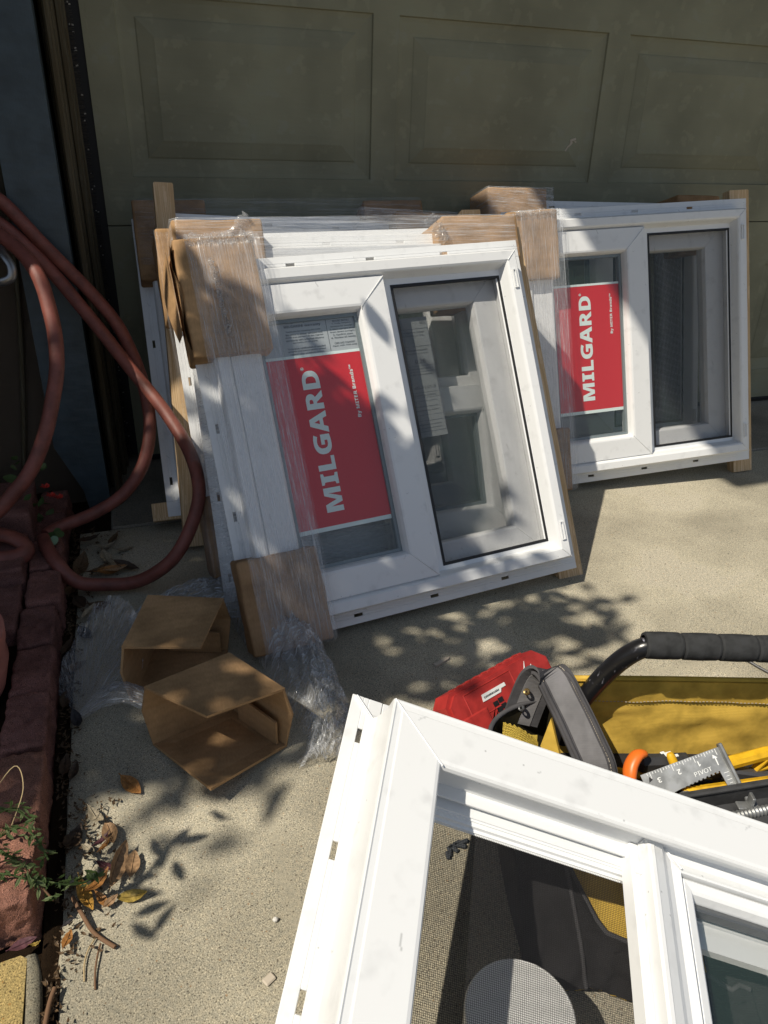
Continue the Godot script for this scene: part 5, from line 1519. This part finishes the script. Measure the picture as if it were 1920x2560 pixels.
func litter() -> void:
	var L := [[-0.142, 1.001, 0.029, 85, 0], [-0.131, 1.012, 0.023, 76, 0], [-0.064, 1.051, 0.03, -57, 1], [-0.105, 1.094, 0.025, -59, 2], [-0.131, 1.117, 0.032, 67, 0], [-0.098, 1.127, 0.017, 38, 3], [-0.095, 1.138, 0.014, 44, 1], [-0.113, 1.136, 0.016, -46, 2],
		[-0.089, 1.122, 0.03, -76, 4], [-0.083, 1.167, 0.043, 76, 4], [-0.067, 1.17, 0.027, 79, 4], [-0.094, 1.166, 0.02, -28, 3], [-0.112, 1.177, 0.018, 22, 5], [-0.102, 1.183, 0.024, 38, 1], [-0.116, 1.197, 0.034, -70, 6], [-0.067, 1.208, 0.025, -8, 7],
		[-0.098, 1.205, 0.019, -60, 1], [-0.09, 1.21, 0.014, 34, 4], [-0.132, 1.239, 0.017, 73, 1], [-0.173, 1.232, 0.02, 13, 3], [-0.161, 1.24, 0.008, 20, 7], [-0.131, 1.224, 0.011, 35, 5]]
	var L2 := [[-0.135, 0.486, 0.05, 81, 8], [-0.089, 0.485, 0.045, -76, 2], [-0.058, 0.447, 0.029, 26, 2], [-0.09, 0.431, 0.028, 17, 2], [-0.081, 0.526, 0.04, 15, 1], [-0.07, 0.531, 0.03, 4, 4], [-0.102, 0.525, 0.035, 42, 8], [-0.054, 0.519, 0.039, -33, 0], [-0.117, 0.656, 0.031, 59, 2],
		[-0.131, 0.623, 0.045, -68, 0], [-0.098, 0.633, 0.038, -32, 8], [-0.146, 0.746, 0.037, 76, 0], [-0.123, 0.709, 0.039, -67, 5], [-0.146, 0.872, 0.03, 82, 0], [-0.148, 0.584, 0.045, 87, 8], [-0.109, 0.581, 0.04, -59, 0], [-0.13, 0.917, 0.028, -77, 5], [-0.12, 0.40, 0.035, 20, 0], [-0.075, 0.40, 0.03, 60, 8], [-0.135, 0.80, 0.03, 40, 8]]
	var named := {0: "dark brown leaf in the shade beside the bricks, above the sunlit pile", 1: "small dark leaf tucked beside the dark brown leaf above the pile", 2: "orange brown leaf lying alone on the concrete below the open sleeve", 3: "curled pale leaf at the far end of the sunlit pile", 4: "broad dark brown leaf against the bricks beside the pile", 5: "dark purple leaf near the far end of the sunlit pile",
		7: "pale tan leaf between the broad brown and the purple leaves", 9: "long tan leaf standing on edge in the sunlit pile", 10: "slender tan leaf lying just outside the pile, beside the long tan leaf", 11: "dark red leaf touching the tip of the weed", 12: "blackish leaf beside the weed's tip", 13: "orange leaf just above the golden leaf", 14: "golden leaf lit by the sun beside the twig", 15: "yellow leaf lying apart on the concrete, beyond the twig",
		16: "orange brown leaf between the golden and the yellow leaves", 17: "tan leaf below the yellow leaf, nearest the twig", 18: "orange leaf in the gap below the golden leaf, above the paver", 19: "purple leaf lying on the paver's corner", 20: "tiny yellow leaf beside the purple leaf at the paver's corner"}
	var i := 0
	for q in L + L2:
		var wd: float = q[2] * rng.randf_range(0.44, 0.62)
		var m := leaf_mesh(q[2] * 1.28, wd, rng.randf_range(0.05, 0.25), rng.randf_range(0.15, 0.6))
		var o := put("fallen_leaf", m, M["leaf%d" % q[4]])
		var lit: bool = i < L.size()
		var lift := rng.randf_range(0.001, 0.008) if i != 15 and i != 2 else 0.001
		o.position = Vector3(q[0], 0.003 + lift + (0.004 if q[0] < -0.137 else 0.0), q[1])
		o.rotation = Vector3(rng.randf_range(-0.35, 0.35), deg_to_rad(q[3]), rng.randf_range(-0.25, 0.25))
		if i == 9: o.rotation.x = 0.9; o.position.y = 0.012
		if i in named: tag(o, named[i], "leaf")
		elif lit: tag(o, "dry leaf in the sunlit pile against the brick edging's near end", "leaf", "leaves piled at the near end of the edging")
		else: tag(o, "dry leaf in the shade between hose loop, sleeves and brick edging", "leaf", "shaded leaves along the brick edging")
		i += 1
	# crumbled leaf bits and dirt
	var n := 900
	var mm := MultiMesh.new()
	mm.transform_format = MultiMesh.TRANSFORM_3D
	mm.use_colors = false
	mm.mesh = leaf_mesh(0.008, 0.0035, 0.3, 0.4)
	mm.instance_count = n
	for k in n:
		var z := rng.randf_range(0.34, 1.45)
		var x := -0.147 + absf(rng.randfn(0.0, 0.012)) - 0.006
		if z > 1.05 and z < 1.27: x = -0.145 + absf(rng.randfn(0.0, 0.030))
		if z < 0.62 and rng.randf() < 0.4: x = -0.14 + absf(rng.randfn(0.0, 0.05))
		mm.set_instance_transform(k, Transform3D(Basis.from_euler(Vector3(rng.randf_range(-0.6, 0.6), rng.randf() * TAU, rng.randf_range(-0.6, 0.6))).scaled(Vector3.ONE * rng.randf_range(0.3, 1.1)), Vector3(x, 0.003 + rng.randf() * 0.004, z)))
	var deb := MultiMeshInstance3D.new()
	deb.multimesh = mm
	deb.material_override = M.leaf8
	deb.name = "leaf_debris"
	deb.set_meta("kind", "stuff")
	tag(deb, "crumbled dry leaf bits in the gap beside the bricks", "debris")
	add_child(deb)
	# twigs
	var b := MB.new()
	b.tube(curve([Vector3(-0.128, 0.012, 1.195), Vector3(-0.117, 0.008, 1.219), Vector3(-0.106, 0.005, 1.240), Vector3(-0.087, 0.004, 1.260)]), 0.0022, 7)
	tag(part("twig", b, M.twig), "brown twig slanting across the concrete below the golden leaf", "twig")
	b = MB.new()
	b.tube(curve([Vector3(-0.101, 0.003, 1.251), Vector3(-0.104, 0.004, 1.265), Vector3(-0.106, 0.003, 1.280), Vector3(-0.106, 0.002, 1.296)]), 0.0010, 6)
	tag(part("twig", b, M.twig), "thin dark stalk lying on the concrete below the brown twig", "twig")
	b = MB.new()
	b.tube(curve([Vector3(-0.106, 0.003, 1.243), Vector3(-0.113, 0.003, 1.255), Vector3(-0.116, 0.003, 1.268), Vector3(-0.116, 0.002, 1.285)]), 0.0008, 6)
	tag(part("grass_stalk", b, M.dry_grass), "pale dry grass stalk on the concrete next to the dark stalk", "grass stalk")
	b = MB.new()
	b.tube(curve([Vector3(-0.141, 0.010, 1.288), Vector3(-0.145, 0.010, 1.302), Vector3(-0.149, 0.010, 1.330)]), 0.0024, 6)
	tag(part("twig", b, M.twig), "short brown twig in the gap beside the yellow paver", "twig")
	# weeds over the last brick
	var wd := thing("weed", "green trailing weed growing over the brick edging's sunlit end", "weed", Transform3D(Basis.IDENTITY, Vector3(-0.17, 0.03, 1.17)))
	var lm := leaf_mesh(0.0125, 0.0042, 0.1, 0.3)
	var stems := [[Vector3(-0.05, 0.022, -0.035), Vector3(-0.004, 0.040, 0.010), Vector3(0.012, 0.030, 0.028), Vector3(0.030, 0.012, 0.048)], [Vector3(-0.03, 0.03, -0.03), Vector3(0.0, 0.050, -0.020), Vector3(0.016, 0.046, -0.005), Vector3(0.026, 0.030, 0.012)], [Vector3(0.010, 0.028, 0.026), Vector3(0.036, 0.022, 0.038), Vector3(0.056, 0.012, 0.036), Vector3(0.072, 0.010, 0.028)], [Vector3(-0.05, 0.03, 0.0), Vector3(-0.02, 0.052, 0.004), Vector3(-0.002, 0.046, 0.018)], [Vector3(-0.055, 0.03, 0.02), Vector3(-0.02, 0.042, 0.024), Vector3(0.008, 0.036, 0.034)], [Vector3(-0.05, 0.03, -0.05), Vector3(-0.012, 0.056, -0.044), Vector3(0.010, 0.045, -0.030)]]
	for s in stems:
		var c := curve(s, 8)
		b = MB.new()
		b.tube(c, 0.0011, 5)
		part("stem", b, M.twig if s == stems[0] else M.green, wd)
		for k in range(2, c.size(), 2):
			for e in 3:
				var o := put("leaf", lm, M.green if rng.randf() < 0.55 else M.green_pale, wd)
				o.transform = Transform3D(Basis.from_euler(Vector3(rng.randf_range(-0.6, 0.6), rng.randf() * TAU, rng.randf_range(0.1, 0.8))).scaled(Vector3.ONE * rng.randf_range(0.5, 1.0)), c[k] + Vector3(rng.randf_range(-0.006, 0.006), rng.randf_range(0.0, 0.004), rng.randf_range(-0.006, 0.006)))
	b = MB.new()
	b.tube(curve([Vector3(-0.06, 0.03, -0.02), Vector3(-0.035, 0.06, -0.05), Vector3(-0.004, 0.085, -0.075), Vector3(0.004, 0.07, -0.055), Vector3(-0.01, 0.045, -0.03)], 6), 0.0006, 5)
	part("tendril", b, M.dry_grass, wd)
	# seedling on the bricks by the hose's bend
	var sd := thing("seedling", "small round leaved seedling on the bricks at the hose bend", "seedling", Transform3D(Basis.IDENTITY, Vector3(-0.170, 0.062, 0.500)))
	for q in [[0.0, 0.012, 0.006, 0.0105, 1], [0.006, 0.018, -0.008, 0.008, 0], [0.012, 0.020, -0.002, 0.0075, 0], [-0.004, 0.018, -0.006, 0.0065, 0], [0.008, 0.022, -0.012, 0.006, 0]]:
		b = MB.new()
		b.lathe([Vector2(0.0, -0.0008), Vector2(q[3] * 0.8, 0.0), Vector2(q[3], 0.0012), Vector2(q[3] * 0.8, 0.0006), Vector2(0.0, 0.0002)], 14, Vector3(q[0], q[1], q[2]), Basis.from_euler(Vector3(0.5, q[0] * 90.0, 0.3)))
		part("leaf", b, M.green_succulent if q[4] else M.green, sd)
	b = MB.new()
	b.tube([Vector3(0.004, -0.004, 0.0), Vector3(0.004, 0.010, -0.001), Vector3(0.007, 0.019, -0.006)], 0.0012, 5)
	part("stem", b, M.green, sd)
	# flowering plant in the bed behind the hose
	var fl := thing("flowering_plant", "small red flowered plant in the dark corner behind the bricks", "plant", Transform3D(Basis.IDENTITY, Vector3(-0.235, 0.09, 0.40)))
	var l3 := leaf_mesh(0.028, 0.020, 0.15, 0.25)
	for k in 46:
		var o := put("leaf", l3, M.green if k % 3 else M.green_pale, fl)
		o.transform = Transform3D(Basis.from_euler(Vector3(rng.randf_range(-0.6, 0.6), rng.randf() * TAU, rng.randf_range(-0.2, 0.7))).scaled(Vector3.ONE * rng.randf_range(0.5, 1.0)), Vector3(rng.randf_range(-0.09, 0.06), rng.randf_range(-0.06, 0.10), rng.randf_range(-0.10, 0.05)))
	for q in [Vector3(0.060, 0.015, -0.020), Vector3(0.072, 0.006, -0.028), Vector3(0.052, 0.030, -0.030)]:
		b = MB.new()
		for a in 5:
			b.box(Vector3(0.005, 0, 0), Vector3(0.008, 0.0012, 0.006), 0.0004, Transform3D(Basis.from_euler(Vector3(0.6, a * TAU / 5.0, 0.5)), q))
		part("flower", b, M.petal, fl)
	# bits on the concrete
	b = MB.new()
	for q in [[0.0, 0.0, 0.020, 0.3], [0.006, 0.002, 0.016, -0.5], [-0.008, 0.006, 0.014, 1.1], [0.013, -0.001, 0.012, 0.1], [-0.002, 0.004, 0.012, -1.0], [-0.012, 0.010, 0.010, 1.3]]:
		b.box(Vector3.ZERO, Vector3(q[2], 0.004, 0.005), 0.001, Transform3D(Basis(Vector3.UP, q[3]), Vector3(0.288 + q[0], 0.003, 1.252 + q[1])))
	tag(part("scrap", b, M.dark_scrap), "frayed dark grey scrap on the concrete under the screen", "scrap")
	b = MB.new()
	b.box(Vector3(0.244, 0.002, 1.401), Vector3(0.009, 0.004, 0.006), 0.001)
	tag(part("scrap", b, M.dark_scrap), "tiny dark chip beside the round tub, seen through the screen", "scrap")
	b = MB.new()
	b.tube([Vector3(0.878, 0.004, 1.075), Vector3(0.884, 0.003, 1.095), Vector3(0.892, 0.003, 1.118)], 0.0022, 7)
	b.lathe([Vector2(0.0, 0.001), Vector2(0.0055, 0.0), Vector2(0.003, -0.004)], 12, Vector3(0.877, 0.0045, 1.072), Basis(Vector3.RIGHT, -1.4))
	tag(part("screw", b, M.steel_dark), "bronze coloured screw lying on the concrete behind the tool bag", "screw")
	b = MB.new()
	b.prism(PackedVector2Array([Vector2(-0.016, -0.004), Vector2(0.012, -0.002), Vector2(0.018, 0.001), Vector2(0.008, 0.004), Vector2(-0.016, 0.003)]), 0.001, 0.004, Transform3D(Basis(Vector3.UP, 0.35) * Basis(Vector3.RIGHT, -PI / 2), Vector3(0.406, 0, 0.936)))
	tag(part("wood_chip", b, M.pale_chip), "pale sliver of wood on the shaded concrete by the red case", "wood chip")
	b = MB.new()
	b.box(Vector3(0.072, 0.003, 1.279), Vector3(0.006, 0.006, 0.005), 0.002)
	tag(part("pebble", b, M.white_stone), "small white pebble on the sunlit concrete beside the near window", "pebble")
	b = MB.new()
	b.box(Vector3.ZERO, Vector3(0.012, 0.003, 0.009), 0.0012, Transform3D(Basis(Vector3.UP, 0.5), Vector3(0.054, 0.0018, 1.337)))
	tag(part("pebble", b, M.pale_chip), "flat tan pebble on the concrete left of the near window's fin", "pebble")
	# tub standing under the near window
	var tb := thing("round_tub", "round tub with grey white lid standing under the window screen", "tub", Transform3D(Basis.IDENTITY, Vector3(0.241, 0, 1.481)))
	b = MB.new()
	b.lathe([Vector2(0.0, 0.0), Vector2(0.046, 0.0), Vector2(0.048, 0.004), Vector2(0.0450, 0.086)], 48)
	part("tub_body", b, M.tub, tb)
	b = MB.new()
	b.lathe([Vector2(0.0462, 0.078), Vector2(0.0467, 0.088), Vector2(0.0460, 0.0902), Vector2(0.0448, 0.0910), Vector2(0.0440, 0.0906), Vector2(0.0, 0.0900)], 48)
	part("tub_lid", b, M.tub_lid, tb)

# ---------------------------------------------------------------- the tree whose shade lies over the left half
func tree() -> void:
	var t := thing("shade_tree", "leafy tree left of the driveway casting dappled shade", "tree", Transform3D(Basis.IDENTITY, Vector3(-2.5, 0, 1.35)))
	var shade := PackedVector2Array([Vector2(-0.75, 0.10), Vector2(0.02, 0.22), Vector2(0.16, 0.42), Vector2(0.38, 0.50), Vector2(0.50, 0.51), Vector2(0.570, 0.58), Vector2(0.60, 0.66), Vector2(0.575, 0.76), Vector2(0.64, 0.83), Vector2(0.73, 0.89), Vector2(0.68, 0.96), Vector2(0.50, 0.98), Vector2(0.30, 1.02), Vector2(0.20, 1.04), Vector2(0.12, 1.075), Vector2(0.0, 1.075), Vector2(-0.12, 1.05), Vector2(-0.25, 1.06), Vector2(-0.6, 1.10)])
	var n := FastNoiseLite.new(); n.seed = 12; n.frequency = 5.5; n.fractal_octaves = 2
	var spots := []
	var tries := 0
	while spots.size() < 6600 and tries < 120000:
		tries += 1
		var g := Vector2(rng.randf_range(-0.9, 0.85), rng.randf_range(0.0, 1.3))
		var inside := Geometry2D.is_point_in_polygon(g, shade)
		var d := 9.0
		for i in shade.size():
			var q := Geometry2D.get_closest_point_to_segment(g, shade[i], shade[(i + 1) % shade.size()])
			d = minf(d, q.distance_to(g))
		var p := 0.0
		if inside: p = clampf(0.25 + d * 9.0, 0.0, 1.0)
		else: p = 0.20 * exp(-d * 30.0)
		var k := n.get_noise_2d(g.x * 2.4, g.y * 2.4)
		if k > (0.02 if g.y > 0.79 else 0.30 if g.x > 0.40 else 0.22): p *= 0.10
		if g.x > 0.25: p *= 1.6
		if rng.randf() < p: spots.append(g)
	for i in 7500:
		spots.append(Vector2(rng.randf_range(-2.7, -0.55), rng.randf_range(-0.4, 1.05)))
	var mm := MultiMesh.new()
	mm.transform_format = MultiMesh.TRANSFORM_3D
	mm.mesh = leaf_mesh(0.060, 0.030, 0.15, 0.3)
	mm.instance_count = spots.size()
	for i in spots.size():
		var h := rng.randf_range(1.7, 3.3) if spots[i].x < 0.25 else rng.randf_range(1.3, 2.5)
		var g: Vector2 = spots[i]
		var at := Vector3(g.x - SUN_X * h, h, g.y - SUN_Z * h) - t.position
		mm.set_instance_transform(i, Transform3D(Basis.from_euler(Vector3(rng.randf_range(-0.9, 0.9), rng.randf() * TAU, rng.randf_range(-0.6, 0.6))).scaled(Vector3.ONE * rng.randf_range(0.7, 1.35) * (1.35 if spots[i].x < -0.9 else 0.78 if spots[i].x > 0.25 else 1.0)), at))
	var cr := MultiMeshInstance3D.new()
	cr.multimesh = mm
	cr.material_override = M.tree_leaf
	cr.name = "crown"
	cr.set_meta("kind", "stuff")
	t.add_child(cr)
	var b := MB.new()
	b.tube(curve([Vector3(0, 0, 0), Vector3(0.05, 0.7, -0.05), Vector3(0.12, 1.4, -0.1), Vector3(0.25, 2.1, -0.2), Vector3(0.3, 2.7, -0.1)], 5), [0.11, 0.105, 0.10, 0.098, 0.095, 0.092, 0.09, 0.087, 0.084, 0.08, 0.076, 0.072, 0.068, 0.064, 0.06, 0.055, 0.05, 0.045, 0.04, 0.034, 0.028], 10)
	part("trunk", b, M.bark, t)
	for q in [[Vector3(0.12, 1.4, -0.1), Vector3(0.5, 1.8, -0.5), Vector3(1.0, 2.1, -0.7)], [Vector3(0.2, 1.9, -0.15), Vector3(0.6, 2.3, -0.2), Vector3(0.9, 2.8, -0.3)], [Vector3(0.25, 2.1, -0.2), Vector3(0.0, 2.6, -0.6), Vector3(0.1, 3.1, -0.8)], [Vector3(0.15, 1.6, -0.1), Vector3(0.6, 1.7, 0.0), Vector3(1.05, 1.9, -0.35)]]:
		b = MB.new()
		b.tube(curve(q, 5), [0.036, 0.034, 0.031, 0.028, 0.025, 0.022, 0.019, 0.016, 0.013, 0.010, 0.006], 8)
		part("limb", b, M.bark, t)
	# a low twig of the tree reaching over the bed: its leaves throw the crisp shadows by the leaf pile
	var low := [[-0.02, 1.19, 0.7], [0.0, 1.15, 0.7], [-0.045, 1.15, 0.66], [-0.05, 1.225, 0.72], [-0.065, 1.19, 0.68], [-0.035, 1.165, 0.72], [-0.06, 1.25, 0.74], [-0.015, 1.145, 0.66], [-0.08, 1.15, 0.66], [-0.055, 1.205, 0.7], [0.03, 1.125, 0.72], [-0.10, 1.16, 0.7], [-0.04, 1.24, 0.74]]
	var lm := leaf_mesh(0.034, 0.013, 0.12, 0.25)
	var br := MB.new()
	for q in low:
		var o := put("leaf", lm, M.tree_leaf, t)
		var at := Vector3(q[0] - SUN_X * q[2], q[2], q[1] - SUN_Z * q[2]) - t.position
		o.transform = Transform3D(Basis.from_euler(Vector3(0.2, rng.randf() * TAU, 0.3)), at)
	br.tube(curve([Vector3(0.12, 1.4, -0.1), Vector3(0.9, 1.10, -0.12), Vector3(1.60, 0.80, -0.06), Vector3(1.94, 0.72, -0.02), Vector3(1.97, 0.70, -0.02), Vector3(2.0, 0.69, -0.05)], 6), 0.0035, 6)
	part("twig", br, M.bark, t)
